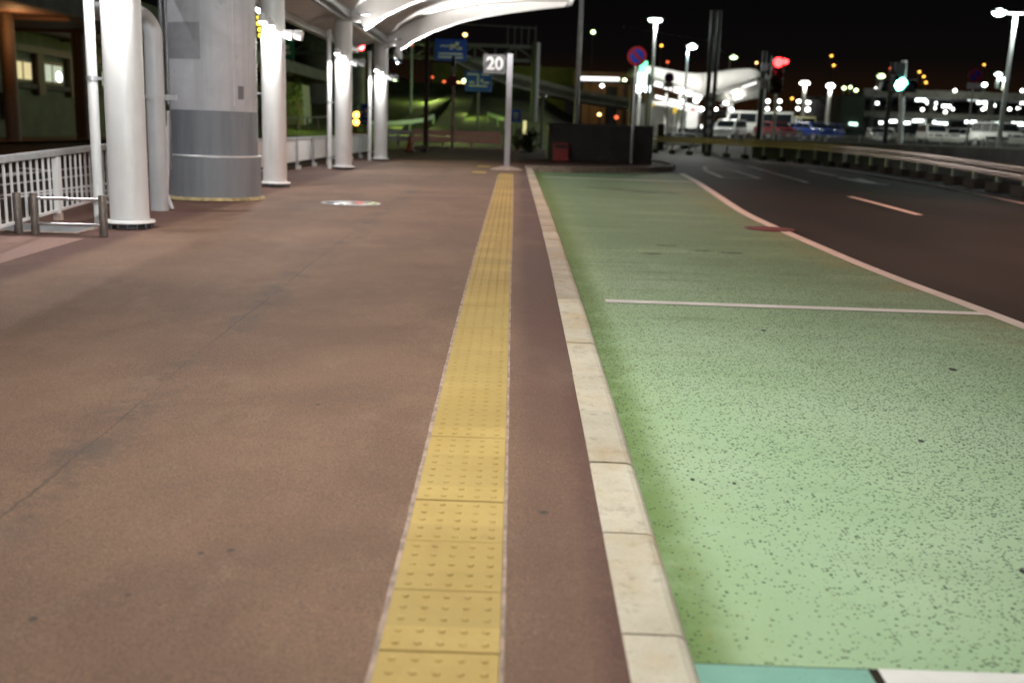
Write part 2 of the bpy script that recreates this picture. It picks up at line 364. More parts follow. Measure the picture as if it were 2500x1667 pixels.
M = dict(
    walk=mat_walk(), green=mat_green(), road=mat_road(), kerb=mat_kerb(), tile=mat_tile(), pier=mat_pier(), plinth=mat_greypaint(), grass=mat_grass(),
    line=mat_line('white_marking', (.84, .83, .81), .64), line_worn=mat_line('worn_marking', (.78, .72, .66), .60),
    white=plain('white_paint', (.74, .74, .72), .38, var=.04, scale=3, dirt=((.52, .50, .46), .35)),
    steel=plain('galvanised_steel', (.50, .51, .52), .42, .6, .1, 8),
    steel_dark=plain('dark_steel', (.10, .105, .11), .5, .3), chrome=plain('bright_steel', (.70, .70, .70), .22, .9, .05),
    tube=plain('silver_tube', (.42, .43, .44), .30, .85, .06), membrane=plain('roof_fabric', (.84, .82, .80), .75, var=.05, scale=1.2),
    rib=plain('rib_white', (.76, .75, .73), .5, var=.04, scale=2, dirt=((.6, .57, .52), .3)),
    brown=plain('brown_post', (.115, .094, .078), .5, .2, .15, 12), edgemortar=plain('edge_mortar', (.30, .225, .185), .9, var=.35, scale=14), mortar=plain('pale_mortar', (.42, .33, .28), .9, var=.25, scale=9),
    sealant=plain('yellowed_sealant', (.34, .27, .13), .8, var=.4, scale=8), conduit=plain('conduit', (.16, .165, .18), .45, .2),
    patch=plain('patch_grey', (.25, .26, .275), .6, var=.1), greypipe=plain('grey_pipe_paint', (.50, .505, .51), .45, var=.06, scale=3, dirt=((.40, .40, .39), .4)),
    stone=plain('dark_stone', (.022, .019, .016), .6, var=.4, scale=2.5), red=plain('red_box', (.30, .035, .03), .5, var=.2),
    black=plain('black_plastic', (.015, .015, .016), .4), tyre=plain('tyre_rubber', (.02, .02, .02), .8), glass=plain('dark_glass', (.015, .018, .022), .08, 0),
    blue=plain('sign_blue', (.010, .055, .44), .45, var=.12, scale=2), greensign=plain('sign_green', (.01, .20, .11), .45), signred=plain('sign_red', (.33, .018, .028), .45),
    signwhite=plain('sign_white', (.72, .72, .72), .5, var=.05), signgrey=plain('sign_grey', (.055, .055, .058), .5), pinkrail=plain('rail_pinkish', (.60, .44, .38), .6, .1),
    railteal=plain('rail_pale_green', (.30, .40, .34), .6), wallgreen=plain('wall_green', (.075, .10, .06), .7, var=.25, scale=.8), wallbrown=plain('column_brown', (.13, .085, .055), .6),
    soffit=plain('soffit_brown', (.13, .075, .05), .7, var=.3, scale=.5), orange=plain('orange_plastic', (.55, .13, .02), .5), concrete=plain('concrete', (.26, .26, .25), .8, var=.2, scale=1),
    concrete_dark=plain('concrete_dark', (.10, .10, .10), .85, var=.3, scale=.8), gantry=plain('gantry_steel', (.075, .082, .08), .55, .3), leaf=plain('leaf', (.05, .075, .018), .7, var=.5, scale=1),
    bark=plain('bark', (.07, .05, .035), .9), guard=plain('guardrail_steel', (.42, .27, .255), .34, .7, .1, 4), wood=plain('wood_pole', (.14, .095, .075), .8, var=.2),
    block=plain('footing_block', (.06, .045, .035), .9, var=.3, scale=2), redcover=plain('red_cover', (.11, .008, .012), .5, var=.3), ochre=plain('ochre', (.55, .36, .02), .5),
    hillside=plain('hillside', (.03, .035, .018), .95, var=.4, scale=.05), bankpath=plain('bank_path', (.10, .115, .06), .8, var=.3), soil=plain('soil', (.035, .032, .026), .95, var=.4, scale=.3), grate=plain('steel_grate', (.22, .24, .25), .5, .5, .2, 20),
    teal=mat_line('teal_patch', (.20, .42, .34), .6), pinkpave=plain('footpath_brown', (.20, .11, .065), .8, var=.2, scale=1.5),
    e_white=emit('lamp_white', (1, .98, .93), 14), e_cool=emit('lamp_cool', (.85, 1, .95), 16), e_green=emit('lamp_greenish', (.72, 1, .45), 7, sample=False), e_orange=emit('lamp_sodium', (1, .42, .06), 6, sample=False),
    e_warm=emit('lamp_warm', (1, .62, .22), 6, sample=False), e_dot=emit('lamp_pale', (1, .97, .9), 9, sample=False), e_red=emit('signal_red', (1, .022, .022), 17), e_reddim=emit('lamp_red_dim', (1, .16, .06), 2.2, sample=False),
    e_amber=emit('signal_amber', (1, .36, .03), 26), e_teal=emit('signal_green', (.15, 1, .72), 45), e_tube=emit('fluorescent', (.9, 1, .96), 5), e_tubewhite=emit('tube_white', (1, 1, .97), 2),
    e_window=emit('window_warm', (1, .82, .42), .75), e_windowc=emit('window_pale', (.9, 1, .75), .55), e_shop=emit('shop_sign', (.62, 1, .80), 3.2), e_cross=emit('green_cross', (.12, 1, .45), 3),
    e_yellow=emit('led_yellow', (1, .75, .05), 6), e_flooddim=emit('flood_lens_dim', (1, .98, .92), .35), e_redfar=emit('signal_red_far', (1, .03, .03), 60), e_flood=emit('flood_lens', (1, .98, .92), 1.6), e_lens=emit('downlight_lens', (1, .98, .92), 22), e_panel=emit('vending_panel', (.85, .8, .35), .9),
)
CARCOL = {}
def carpaint(name, c):
    if name not in CARCOL:
        t = NT('car_'+name); t.b.inputs['Base Color'].default_value = c+(1,); t.b.inputs['Roughness'].default_value = .28
        t.b.inputs['Coat Weight'].default_value = .6; t.b.inputs['Coat Roughness'].default_value = .06; CARCOL[name] = t.m
    return CARCOL[name]

# ------------------------------------------------------------------ curves of the kerb and the lane, from sighted points
def curve(pts, dz, d=1.063):
    o = sorted((G(x*d, y*d, dz).y, G(x*d, y*d, dz).x) for x, y in pts)
    return lambda Y: lerp(o, Y)
def smooth(f, wd=2.0): return lambda Y: sum(f(Y+wd*k/4) for k in range(-4, 5))/9
kin = smooth(lambda Y: lerp([(2.6, .375), (6, .365), (9, .35), (12.5, .33), (22.3, .26), (31, .235)], Y))
kout = smooth(lambda Y: lerp([(2.6, .585), (6, .572), (9, .555), (12.5, .53), (22.3, .485), (31, .45)], Y))
edge = smooth(lambda Y: lerp([(-6, 4.75), (0, 4.62), (4, 4.45), (8, 4.17), (8.6, 4.11), (10.7, 3.86), (14.3, 3.83), (17.2, 3.87), (21.8, 4.28), (28, 4.9), (36.2, 5.54), (45, 6.0)], Y), 1.2)
strip = smooth(lambda Y: lerp([(2.7, -.181), (5.3, -.198), (8.6, -.218), (12.1, -.225), (18.6, -.255), (25.6, -.30)], Y))
guard = smooth(lambda Y: lerp([(-30, 8.6), (0, 9.3), (12, 10.6), (26, 13.08), (38.9, 14.9), (51.8, 15.6), (60, 14.2), (67, 11.75), (74.2, 9.0), (90, 1.0)], Y), 4)
def rows(y0, y1, step=.5):
    n = max(1, round((y1-y0)/step)); return [y0+(y1-y0)*i/n for i in range(n+1)]
def sheet(name, y0, y1, fl, fr, dz, mat, nx=1, step=.5, side=None):
    b = MB(); ys = rows(y0, y1, step); o = []
    for Y in ys:
        a, c = fl(Y), fr(Y)
        for k in range(nx+1): o.append((a+(c-a)*k/nx, Y, gz(Y)+dz))
    n = nx+1
    b.add(o, [(i*n+k, i*n+k+1, (i+1)*n+k+1, (i+1)*n+k) for i in range(len(ys)-1) for k in range(nx)], True)
    return b.build(name, mat)
k_ = lambda v: (lambda Y: v)

# ------------------------------------------------------------------ ground
LOTZ = CAMZ+.02
def terrain_z(X, Y):
    base = gz(min(Y, 60))-.26
    if Y < 95: lim = max(guard(Y), 9.3)
    else: lim = -200 if Y > 130 else 9
    r = min(1, max(0, (X-lim-1.5)/9))
    lot = base+(LOTZ-base)*(r*r*(3-2*r))
    if X < 9.5 and Y > 64:
        k = min(1, (Y-64)/70); q = min(1, max(0, (10.5-X)/10)); lot = lot+q*5.6*k*k*(3-2*k)
    return lot
b = MB(); xs = [-600, -300, -160, -100, -70]+[-50+2.5*i for i in range(49)]+[90, 120, 180, 300, 600]; ys = [-80, -50, -30]+[-20+2.0*i for i in range(85)]+[165, 190, 230, 300, 420, 700, 1200]
b.add([(x, y, terrain_z(x, y)) for y in ys for x in xs], [(j*len(xs)+i, j*len(xs)+i+1, (j+1)*len(xs)+i+1, (j+1)*len(xs)+i) for j in range(len(ys)-1) for i in range(len(xs)-1)], True)
struct(b.build('ground', M['soil']))
ISL = [(30.9, kin(31)), (31.3, 1.6), (33.4, 4.2), (35.2, 5.25), (37.5, 5.75), (41, 5.95), (44, 5.6), (47, 4), (62, 2)]
# walkway with its far apron behind the island
struct(sheet('walkway', -25, 62, k_(-6.0), lambda Y: kin(Y)+.003 if Y < 30.9 else lerp(ISL, Y), 0, M['walk'], 14, .25))
struct(sheet('road', -25, 80, lambda Y: kout(Y)-.02 if Y < 32 else max(-9, 5.2-max(0, Y-42)*.45), lambda Y: max(guard(Y)+.4, 0), -.124, M['road'], 8, 1))
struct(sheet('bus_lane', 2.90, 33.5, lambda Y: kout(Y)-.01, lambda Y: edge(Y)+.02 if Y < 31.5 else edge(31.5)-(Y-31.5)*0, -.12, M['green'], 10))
struct(sheet('crossing_patch', 1.6, 2.895, lambda Y: kout(Y)-.01, k_(1.168), -.1195, M['teal'], 2))
struct(sheet('stop_marking', 1.6, 2.90, k_(1.20), lambda Y: edge(Y)-.1, -.1185, M['line'], 4))
struct(sheet('lane_edge_line', -20, 33.4, lambda Y: edge(Y)-.02, lambda Y: edge(Y)+.115+.002*max(0, Y), -.1155, M['line_worn'], 1, .4))
struct(sheet('bay_line', 8.49, 8.62, k_(.80), lambda Y: edge(Y)-.015, -.1155, M['line'], 3, .2))
struct(sheet('bay_line_far', 27.6, 27.85, k_(.66), lambda Y: edge(Y)-.03, -.1155, M['line_worn'], 3, .2))
def stripe(name, pts, wd, dz, mat):
    b = MB()
    for a, c in zip(pts, pts[1:]):
        a, c = Vector(a), Vector(c); d = (c-a); d.z = 0; n = Vector((-d.y, d.x, 0)).normalized()*wd/2
        m_ = max(1, int(d.length/1.0)); o = []
        for i in range(m_+1):
            q = a.lerp(c, i/m_)
            for s_ in (-1, 1):
                v = q+n*s_; o.append((v.x, v.y, gz(v.y)+dz))
        b.add(o, [(2*i, 2*i+1, 2*i+3, 2*i+2) for i in range(m_)])
    return struct(b.build(name, mat))
g = lambda x, y, dz=-.124: G(x, y, dz)
stripe('lane_dash', [g(2075, 480.5), g(2245, 525.5)], .15, -.119, M['line_worn'])
stripe('lane_dash', [g(1823, 405), g(1971.5, 446.5)], .15, -.119, M['line_worn'])
stripe('diamond_marking', [g(1720, 416), g(1764, 434), g(1855, 436.5), g(1791, 417.5), g(1719, 407), g(1722, 416)], .16, -.118, M['line_worn'])
stripe('arrow_marking', [g(1975, 417), g(2040, 430)], .2, -.119, M['line_worn'])
stripe('arrow_marking', [g(2047, 433), g(2110, 446), g(2168, 452)], .22, -.119, M['line_worn'])
stripe('arrow_marking', [g(2090, 437), g(2135, 449)], .3, -.117, M['line_worn'])
stripe('road_edge_line', [(9.0, -15, 0), (9.4, 5, 0), (10.0, 13, 0), (11.53, 22.88, 0), (12.8, 31, 0), (13.75, 38.5, 0), (14.5, 47.6, 0), (14.1, 52.5, 0), (12.3, 58, 0)], .15, -.119, M['line_worn'])
# kerb stones along the lane, then the island's kerb
b = MB(); L = .73; y = -20+.21
while y < 30.6:
    y1 = min(y+L, 30.9); gp = .006 if y < 9 else .004
    a0, a1, c0, c1 = kin(y), kin(y1), kout(y), kout(y1); j = random.uniform(-.004, .004)
    z0, z1 = gz(y)+.006+j, gz(y1)+.006+j+random.uniform(-.002, .002)
    pr = lambda a, c, z: [(a, z-.2), (a, z-.004), (a+.006, z), (c-.045, z-.001), (c-.022, z-.008), (c-.006, z-.024), (c+.004, z-.05), (c+.012, z-.2)]
    A = [(x, y+gp, zz) for x, zz in pr(a0, c0, z0)]; B = [(x, y1-gp, zz) for x, zz in pr(a1, c1, z1)]; n = len(A)
    b.add(A+B, [(i, i+1, n+i+1, n+i) for i in range(n-1)]+[tuple(range(n))[::-1], tuple(range(n, 2*n))])
    y += L
struct(b.build('kerb', M['kerb']))
stripe_pts = [(kin(30.9), 30.95), (1.6, 31.3), (4.2, 33.4), (5.25, 35.2), (5.75, 37.5), (5.95, 41), (5.6, 44)]
b = MB()
for (xa, ya), (xb, yb) in zip(stripe_pts, stripe_pts[1:]):
    b.bar((xa, ya, gz(ya)-.045), (xb, yb, gz(yb)-.045), .2, .2)
struct(b.build('island_kerb', M['mortar']))
# tactile strip: tiles with five by five domes, mortar edges
b = MB(); TL = .373; i = 0; y = 2.70-TL*12
while y < 25.9:
    cx = strip(y+TL/2); dxl = (strip(y+TL)-strip(y))/2; h = .002+random.uniform(-.0015, .0015); z0, z1 = gz(y)+h, gz(y+TL)+h; gp = .003; hw = .18
    pv = [(cx-hw-dxl, y+gp, z0-.02), (cx+hw-dxl, y+gp, z0-.02), (cx+hw+dxl, y+TL-gp, z1-.02), (cx-hw+dxl, y+TL-gp, z1-.02)]
    tp = [(p[0], p[1], p[2]+.024) for p in pv]; ch = [(p[0]+(cx-p[0])*.012, p[1]+(y+TL/2-p[1])*.012, p[2]+.026) for p in pv]
    b.add(pv+tp+ch, [(0,1,5,4),(1,2,6,5),(2,3,7,6),(3,0,4,7),(4,5,9,8),(5,6,10,9),(6,7,11,10),(7,4,8,11),(8,9,10,11)])
    nn = 10 if y < 10 else 6
    for ix in range(5):
        for iy in range(5):
            px = cx+(ix-2)*.068; py = y+TL/2+(iy-2)*.0715; pz = z0+(z1-z0)*(py-y)/TL+.006
            wr = random.uniform(.7, 1)
            o = []
            for r_, hh in ((.0140, -.001), (.0120, .0033*wr), (.0080, .0048*wr)):
                for k in range(nn):
                    a = 2*math.pi*k/nn; o.append((px+r_*math.cos(a), py+r_*math.sin(a), pz+hh))
            b.add(o, [(q*nn+k, q*nn+(k+1) % nn, (q+1)*nn+(k+1) % nn, (q+1)*nn+k) for q in range(2) for k in range(nn)]+[tuple(range(2*nn, 3*nn))], True)
    y += TL
struct(b.build('tactile_paving', M['tile']))
wv = lambda Y, s_: .0012*math.sin(Y*7.3+s_)+.001*math.sin(Y*19+s_*2)+.0008*math.sin(Y*43+s_)
struct(sheet('mortar_edge', -1.7, 25.6, lambda Y: strip(Y)-.1985+wv(Y, 1), lambda Y: strip(Y)-.178, .003, M['edgemortar'], 1, .06))
struct(sheet('mortar_edge', -1.7, 25.6, lambda Y: strip(Y)+.178, lambda Y: strip(Y)+.1935+wv(Y, 4)*.7, .003, M['edgemortar'], 1, .06))
def flat_tiles(name, cx, cy, w_, l_):
    b = MB(); z = gz(cy); b.box((cx, cy, z+.003), (w_, l_, .01))
    for ix in range(5):
        for iy in range(5):
            b.lathe((cx+(ix-2)*w_/5.3, cy+(iy-2)*l_/5.3, z+.007), [(.014, 0), (.008, .005)], 6)
    return struct(b.build(name, M['tile']))
p = G(1170, 421); flat_tiles('tactile_paving', p.x, p.y, .36, 1.0); p = G(1181, 407); flat_tiles('tactile_paving', p.x, p.y, .36, 1.2)
# left road with markings, footpath in front of the terminal
struct(sheet('left_road', -25, 75, k_(-21), k_(-5.98), -.155, M['road'], 6, 1))
struct(sheet('left_footpath', -25, 90, k_(-25.2), k_(-20.9), -.05, M['pinkpave'], 2, 2))
gl = lambda x, y: G(x, y, -.155)
stripe('left_lane_line', [gl(0, 432), gl(125, 417.5), gl(250, 404)], .14, -.15, M['line'])
stripe('left_lane_line', [gl(0, 453), gl(218, 427), gl(262, 422)], .14, -.15, M['line'])
stripe('left_lane_line', [gl(0, 479), gl(150, 463), gl(262, 449), gl(420, 432)], .17, -.15, M['line'])
stripe('left_lane_line', [gl(0, 486), gl(150, 470), gl(262, 466), gl(330, 458)], .17, -.15, M['line'])
stripe('hatch_marking', [gl(52, 411), gl(140, 419)], .25, -.149, M['line'])
stripe('hatch_marking', [gl(60, 421), gl(0, 428)], .2, -.149, M['line'])
stripe('hatch_marking', [gl(230, 396), gl(262, 401)], .3, -.149, M['orange'])
stripe('hatch_marking', [gl(330, 392), gl(430, 391)], .3, -.149, M['line'])
# ------------------------------------------------------------------ canopy over the walkway
COLY = [-9.6, -2.6, 4.4, 11.42, 18.35, 25.6, 32.47]; COLX = -4.42; CR = .213
cz = lambda Y: gz(Y)
TOPZ = CAMZ+2.62
can = thing('bus_canopy', (COLX, 18, gz(18)), 'long white arched canopy on round white columns along the left of the walkway', 'canopy')
lo_px = [(1000,405),(1030,390),(1150,310),(1300,240),(1500,170),(1700,125),(1900,95),(2100,70),(2290,50)]
up_px = [(2312,18),(2000,16),(1700,36),(1400,84),(1200,140),(1040,218),(950,285),(870,345)]
z3 = lambda q: P(640+q[0]/3.0947, q[1]/3.0947, 32.47)
RLO = [(z3(q).x-COLX, z3(q).z) for q in lo_px]; RUP = [(z3(q).x-COLX, z3(q).z) for q in up_px]
RLO[0] = (RLO[0][0], TOPZ-.12)
lp0 = None
for yc in COLY:
    zb = cz(yc)
    c_ = MB().lathe((COLX, yc, 0), [(CR, zb+.09), (CR, TOPZ+.05)], 40).build('column', M['white'], can)
    f_ = MB().lathe((COLX, yc, 0), [(.275, zb+.062), (.275, zb+.088), (.205, zb+.092)], 40).build('base_flange', M['white'], c_)
    nb = MB().lathe((COLX, yc, 0), [(.17, zb), (.17, zb+.064)], 20)
    for k in range(14):
        a = 2*math.pi*k/14; nb.tube([(COLX+.24*math.cos(a), yc+.24*math.sin(a), zb), (COLX+.24*math.cos(a), yc+.24*math.sin(a), zb+.064)], .014, 6)
    nb.build('anchor_bolt', M['steel_dark'], c_)
    # rib: tapered box arch cantilevered over the lane
    rb = MB(); t_ = .13
    poly = [(COLX+x, yc-t_, z) for x, z in RLO]+[(COLX+x, yc-t_, z) for x, z in RUP]
    rb.prism(poly, (0, 2*t_, 0)); rb.build('rib', M['rib'], can)
    MB().box((COLX+RUP[0][0]+.01, yc, (RUP[0][1]+RLO[-1][1])/2), (.03, .34, .12)).build('rib_end_cap', M['steel'], can)
    # slim downpipe with clamps
    px, py = COLX-.36, yc+.02
    dp = MB().tube([(px, py, zb), (px, py, TOPZ-.33)], .056, 16).build('downpipe', M['white'], can)
    for hh in (.25, 1.62):
        cl = MB().tube([(px, py, zb+hh), (px, py, zb+hh+.05)], .064, 16).box((px+.14, py, zb+hh+.025), (.22, .04, .03)); cl.build('pipe_clamp', M['steel'], dp)
# membrane, its left wing, gutter, torque tube
sec = [(-.86, TOPZ-.26), (-.5, TOPZ-.02), (-.12, TOPZ+.16)]+[(x, z+.02) for x, z in RUP[::-1][1:]]+[(RUP[0][0]+.12, RUP[0][1]+.02)]
b = MB(); ym = []
for a, c in zip(COLY, COLY[1:]): ym += [(a+(c-a)*k/6, .10*math.sin(math.pi*k/6)) for k in range(6)]
ym.append((COLY[-1]+.45, 0)); ym[0] = (COLY[0]-.4, 0); n = len(sec)
o = [(COLX+x, Y, z+h_*min(1, max(0, x+.5))) for Y, h_ in ym for x, z in sec]+[(COLX+x, Y, z+.05+h_*min(1, max(0, x+.5))) for Y, h_ in ym for x, z in sec]
N = len(ym)*n
fs = [(i*n+k, i*n+k+1, (i+1)*n+k+1, (i+1)*n+k) for i in range(len(ym)-1) for k in range(n-1)]
fs += [tuple(q+N for q in f) for f in fs]
fs += [(k, k+1, N+k+1, N+k) for k in range(n-1)]+[((len(ym)-1)*n+k, (len(ym)-1)*n+k+1, N+(len(ym)-1)*n+k+1, N+(len(ym)-1)*n+k) for k in range(n-1)]
fs += [(i*n, (i+1)*n, N+(i+1)*n, N+i*n) for i in range(len(ym)-1)]+[(i*n+n-1, (i+1)*n+n-1, N+(i+1)*n+n-1, N+i*n+n-1) for i in range(len(ym)-1)]
b.add(o, fs, True); b.build('roof_membrane', M['membrane'], can)
MB().bar((COLX-.86, COLY[0], TOPZ-.29), (COLX-.86, COLY[-1]+.4, TOPZ-.29), .16, .16).build('gutter', M['white'], can)
MB().tube([(COLX+.10, COLY[0], TOPZ+.02), (COLX+.10, COLY[-1]+.25, TOPZ+.02)], .155, 24).build('torque_tube', M['tube'], can)
MB().bar((COLX+RUP[0][0]+.1, COLY[0], RUP[0][1]-.01), (COLX+RUP[0][0]+.1, COLY[-1]+.4, RUP[0][1]-.01), .07, .07).build('edge_beam', M['rib'], can)
for yc in COLY:                                                      # cross struts between gutter and tube
    MB().bar((COLX-.86, yc-.3, TOPZ-.24), (COLX, yc-.3, TOPZ+.02), .06, .1).build('wing_strut', M['rib'], can)
# lamps clamped on the columns
NAMES = ['first column behind the viewer', 'second column behind viewer', 'nearest unseen column', 'widest near column at left', 'column right of the grey pier', 'middle column beyond the pier', 'farthest canopy column']
for i, yc in enumerate(COLY):
    z = CAMZ+1.72; x = COLX-.13; y = yc-.27
    L_ = thing('column_downlight', (COLX, yc-.2, z), 'pair of round downlights on the '+NAMES[i], 'downlight', 'downlight pairs on the canopy columns')
    for dx, dy, dz in ((-.12, 0, .02), (.05, -.06, -.05)):
        h = MB().lathe((COLX+dx, y+dy, z+dz), [(.03, .12), (.06, .08), (.066, .0), (.058, -.03)], 18).build('lamp_housing', M['white'], L_)
        MB().ball((COLX+dx, y+dy, z+dz-.03), (.055, .055, .04), 14, 8).build('lens', M['e_lens'], h)
    MB().bar((COLX-.05, y+.1, z+.06), (COLX-.05, y-.02, z+.06), .04, .04).build('bracket', M['white'], L_)
    lamp('SPOT', 'downlight_beam', (COLX-.02, y-.16, z-.16), DOWN_W, (1, .985, .965), L_, (0, 0, -1), 3.05, .25, .07)
    z -= .20
    if True:
        f_ = thing('canopy_floodlight', (COLX+.26, yc-.1, z+.02), 'white floodlight aimed up at the canopy from the '+NAMES[i], 'floodlight', 'floodlights on the canopy columns')
        h = MB()
        for k in (0, .17):
            h.prism([(COLX+.24+k, yc-.2, z-.06), (COLX+.36+k, yc-.2, z-.10), (COLX+.40+k, yc-.2, z+.06), (COLX+.22+k, yc-.2, z+.06)], (0, .16, 0))
        h.build('lamp_housing', M['white'] if i < 5 else M['concrete_dark'], f_)
        h2 = MB()
        for k in (0, .17): h2.box((COLX+.31+k, yc-.12, z+.066), (.14, .13, .01))
        h2.build('lens', M['e_flood'] if i < 5 else M['e_flooddim'], f_)
        MB().bar((COLX+.18, yc-.1, z), (COLX+.3, yc-.1, z), .04, .05).build('bracket', M['white'], f_)
        lamp('SPOT', 'flood_beam', (COLX+.40, yc-.12, z+.14), UP_W, (1, .965, .93), f_, (.70, .30, .62), 1.9, 1.0, .08)
    if i >= 3:
        s_ = thing('small_floodlight', (COLX+.42, yc-.3, TOPZ+.02), 'small flood lamp on an arm atop the '+NAMES[i], 'lamp', 'small lamps along the canopy tube')
        MB().tube([(COLX+.2, yc-.3, TOPZ+.05), (COLX+.62, yc-.3, TOPZ+.02)], .022, 8).build('arm', M['steel'], s_)
        MB().box((COLX+.36, yc-.34, TOPZ+.02), (.2, .16, .14)).build('lamp_housing', M['signwhite'], s_, .02)
        MB().box((COLX+.62, yc-.3, TOPZ+.04), (.14, .1, .05)).build('bracket', M['steel'], s_, .01)
q = thing('canopy_downlight', (-.5, 4.4, CAMZ+3.85), 'round downlight hung under the outer edge of the canopy over the bus lane', 'downlight')
MB().lathe((-.5, 4.4, CAMZ+3.6), [(.17, 0), (.17, .12), (.05, .2), (.03, .45)], 20).build('lamp_housing', M['signwhite'], q); MB().lathe((-.5, 4.4, CAMZ+3.6), [(.15, -.01), (.15, -.004)], 20).build('lens', M['e_flood'], q)
lamp('SPOT', 'downlight_beam', (-.45, 4.4, CAMZ+3.55), LANE_W, (1, .98, .91), q, (.42, .03, -1), 2.2, .9, .12)
q = thing('canopy_floodlight', (.1, 1.2, CAMZ+2.75), 'floodlight added out of view behind the viewer to brighten the near columns and pier', 'floodlight')  # added unseen lamp, brightens the fronts of the columns and pier
MB().box((.1, 1.2, CAMZ+2.75), (.3, .16, .22)).build('lamp_housing', M['signwhite'], q, .02); MB().box((.1, 1.285, CAMZ+2.75), (.24, .01, .16)).build('lens', M['e_flood'], q); MB().tube([(.1, 1.2, CAMZ+2.85), (.1, 1.2, CAMZ+3.5)], .03, 8).build('hanger', M['steel'], q)
lamp('SPOT', 'flood_beam', (.1, 1.36, CAMZ+2.75), FRONT_W, (.96, .985, 1), q, (-5.0, 12.2, -2.2), .85, .9, .12)
# dome camera beside the far column
p = P(972, 142, 32.3)
t = thing('dome_camera', p, 'white dome security camera hanging from an arm on the far column', 'security camera')
MB().lathe((p.x, p.y, p.z), [(.03, .30), (.11, .24), (.135, .08), (.135, -.02)], 20).build('camera_housing', M['signwhite'], t)
MB().ball((p.x, p.y, p.z-.03), (.11, .11, .15), 16, 10).build('dome', M['glass'], t)
MB().tube([(COLX+.1, 32.3, p.z+.26), (p.x-.1, p.y, p.z+.42), (p.x, p.y, p.z+.28)], .035, 10).build('arm', M['signwhite'], t)

# ------------------------------------------------------------------ concrete pier, its pipes
pc = Vector((-4.69, 15.58, gz(15.6))); PR = .66
pier = thing('concrete_pier', pc, 'thick round concrete pier painted grey below, between two white columns', 'pier')
MB().lathe((pc.x, pc.y, pc.z), [(PR, .6), (PR, 7.5)], 64).build('shaft', M['pier'], pier)
pl = MB().lathe((pc.x, pc.y, pc.z), [(.705, .02), (.705, .325)], 64).lathe((pc.x, pc.y, pc.z), [(.698, .32), (.698, .345)], 64).lathe((pc.x, pc.y, pc.z), [(.705, .338), (.705, .632)], 64).build('plinth', M['plinth'], pier)
MB().lathe((pc.x, pc.y, pc.z), [(.712, .632), (.712, .655), (.655, .662)], 64).build('edge_trim', M['steel'], pl)
MB().lathe((pc.x, pc.y, pc.z), [(.77, 0), (.75, .03), (.70, .045)], 64).build('sealant_ring', M['sealant'], pl)
def on_pier(name, mat, a0, a1, z0, z1, r_=.664):
    b = MB(); n = 10; o = []
    for rr in (r_-.02, r_):
        for k in range(n+1):
            a = a0+(a1-a0)*k/n
            for z in (z0, z1): o.append((pc.x+rr*math.cos(a), pc.y+rr*math.sin(a), z))
    q = 2*(n+1)
    b.add(o, [(q+2*k, q+2*k+2, q+2*k+3, q+2*k+1) for k in range(n)]+[(2*k, 2*k+1, 2*k+3, 2*k+2) for k in range(n)]+[(0, 1, q+1, q), (2*n, q+2*n, q+2*n+1, 2*n+1)]+[(2*k+1, 2*k+3, q+2*k+3, q+2*k+1) for k in range(n)]+[(2*k, q+2*k, q+2*k+2, 2*k+2) for k in range(n)])
    return b.build(name, mat, pier)
def pier_az(x):     # bearing on the pier of the sight line at photo column x
    d = ray(x, 300); d = Vector((d.x, d.y)).normalized(); rel = Vector((pc.x, pc.y)); tca = rel.dot(d); d2 = rel.length_squared-tca*tca
    th = math.sqrt(max(0, .66**2-d2)); q = d*(tca-th)-rel; return math.atan2(q.y, q.x)
hz = lambda x, y: P(x, y, 15.0).z
on_pier('repair_patch', M['patch'], pier_az(418), pier_az(494), hz(455, 144), hz(455, 55))
on_pier('cover_plate', M['conduit'], pier_az(583), pier_az(596), hz(590, 243), hz(590, 210), .668)
on_pier('joint_seam', M['signwhite'], pier_az(572.5), pier_az(574), hz(573, 259), hz(573, 0), .665)
# drain pipe with an elbow
p = G(390, 514)
t = thing('drain_pipe', p, 'fat light grey drain pipe with an elbow in front of the pier', 'pipe')
top = P(380, 42, p.y).z; r_ = .117
path = [(p.x, p.y, p.z), (p.x, p.y, top-.25)]+[(p.x-.3+.3*math.cos(a), p.y, top-.25+.3*math.sin(a)) for a in [math.pi/2*k/8 for k in range(1, 9)]]+[(p.x-.8, p.y, top+.05)]
MB().tube(path, r_, 24).build('pipe', M['greypipe'], t)
zc = P(390, 238, p.y).z
MB().tube([(p.x, p.y, zc-.025), (p.x, p.y, zc+.025)], r_+.012, 24).box((p.x+.19, p.y+.02, zc), (.16, .05, .07)).box((p.x-.16, p.y+.02, zc), (.1, .05, .05)).build('pipe_clamp', M['greypipe'], t)
zc = p.z+.02
# conduits between pipe and pier
cq = thing('cable_conduit', (p.x+.24, p.y+.5, p.z), 'two thin dark grey cable conduits running up the left side of the pier', 'conduit')
cxa = P(405, 250, 13.95).x
for dx, yb in ((-.03, .6), (.03, .62)):
    MB().tube([(cxa+dx, p.y+yb, p.z+.5), (cxa+dx, p.y+yb, p.z+6)], .026, 10).build('conduit', M['conduit'], cq)
MB().tube([(cxa+.03, p.y+.55, p.z+1.3), (cxa+.03, p.y+.5, p.z+.6), (cxa+.05, p.y+.36, p.z+.2), (cxa+.16, p.y+.25, p.z)], .024, 10).build('cable', M['greypipe'], cq)
MB().box((cxa, p.y+.55, P(412, 290, p.y+.5).z), (.07, .08, .22)).build('junction_box', M['steel_dark'], cq, .01)
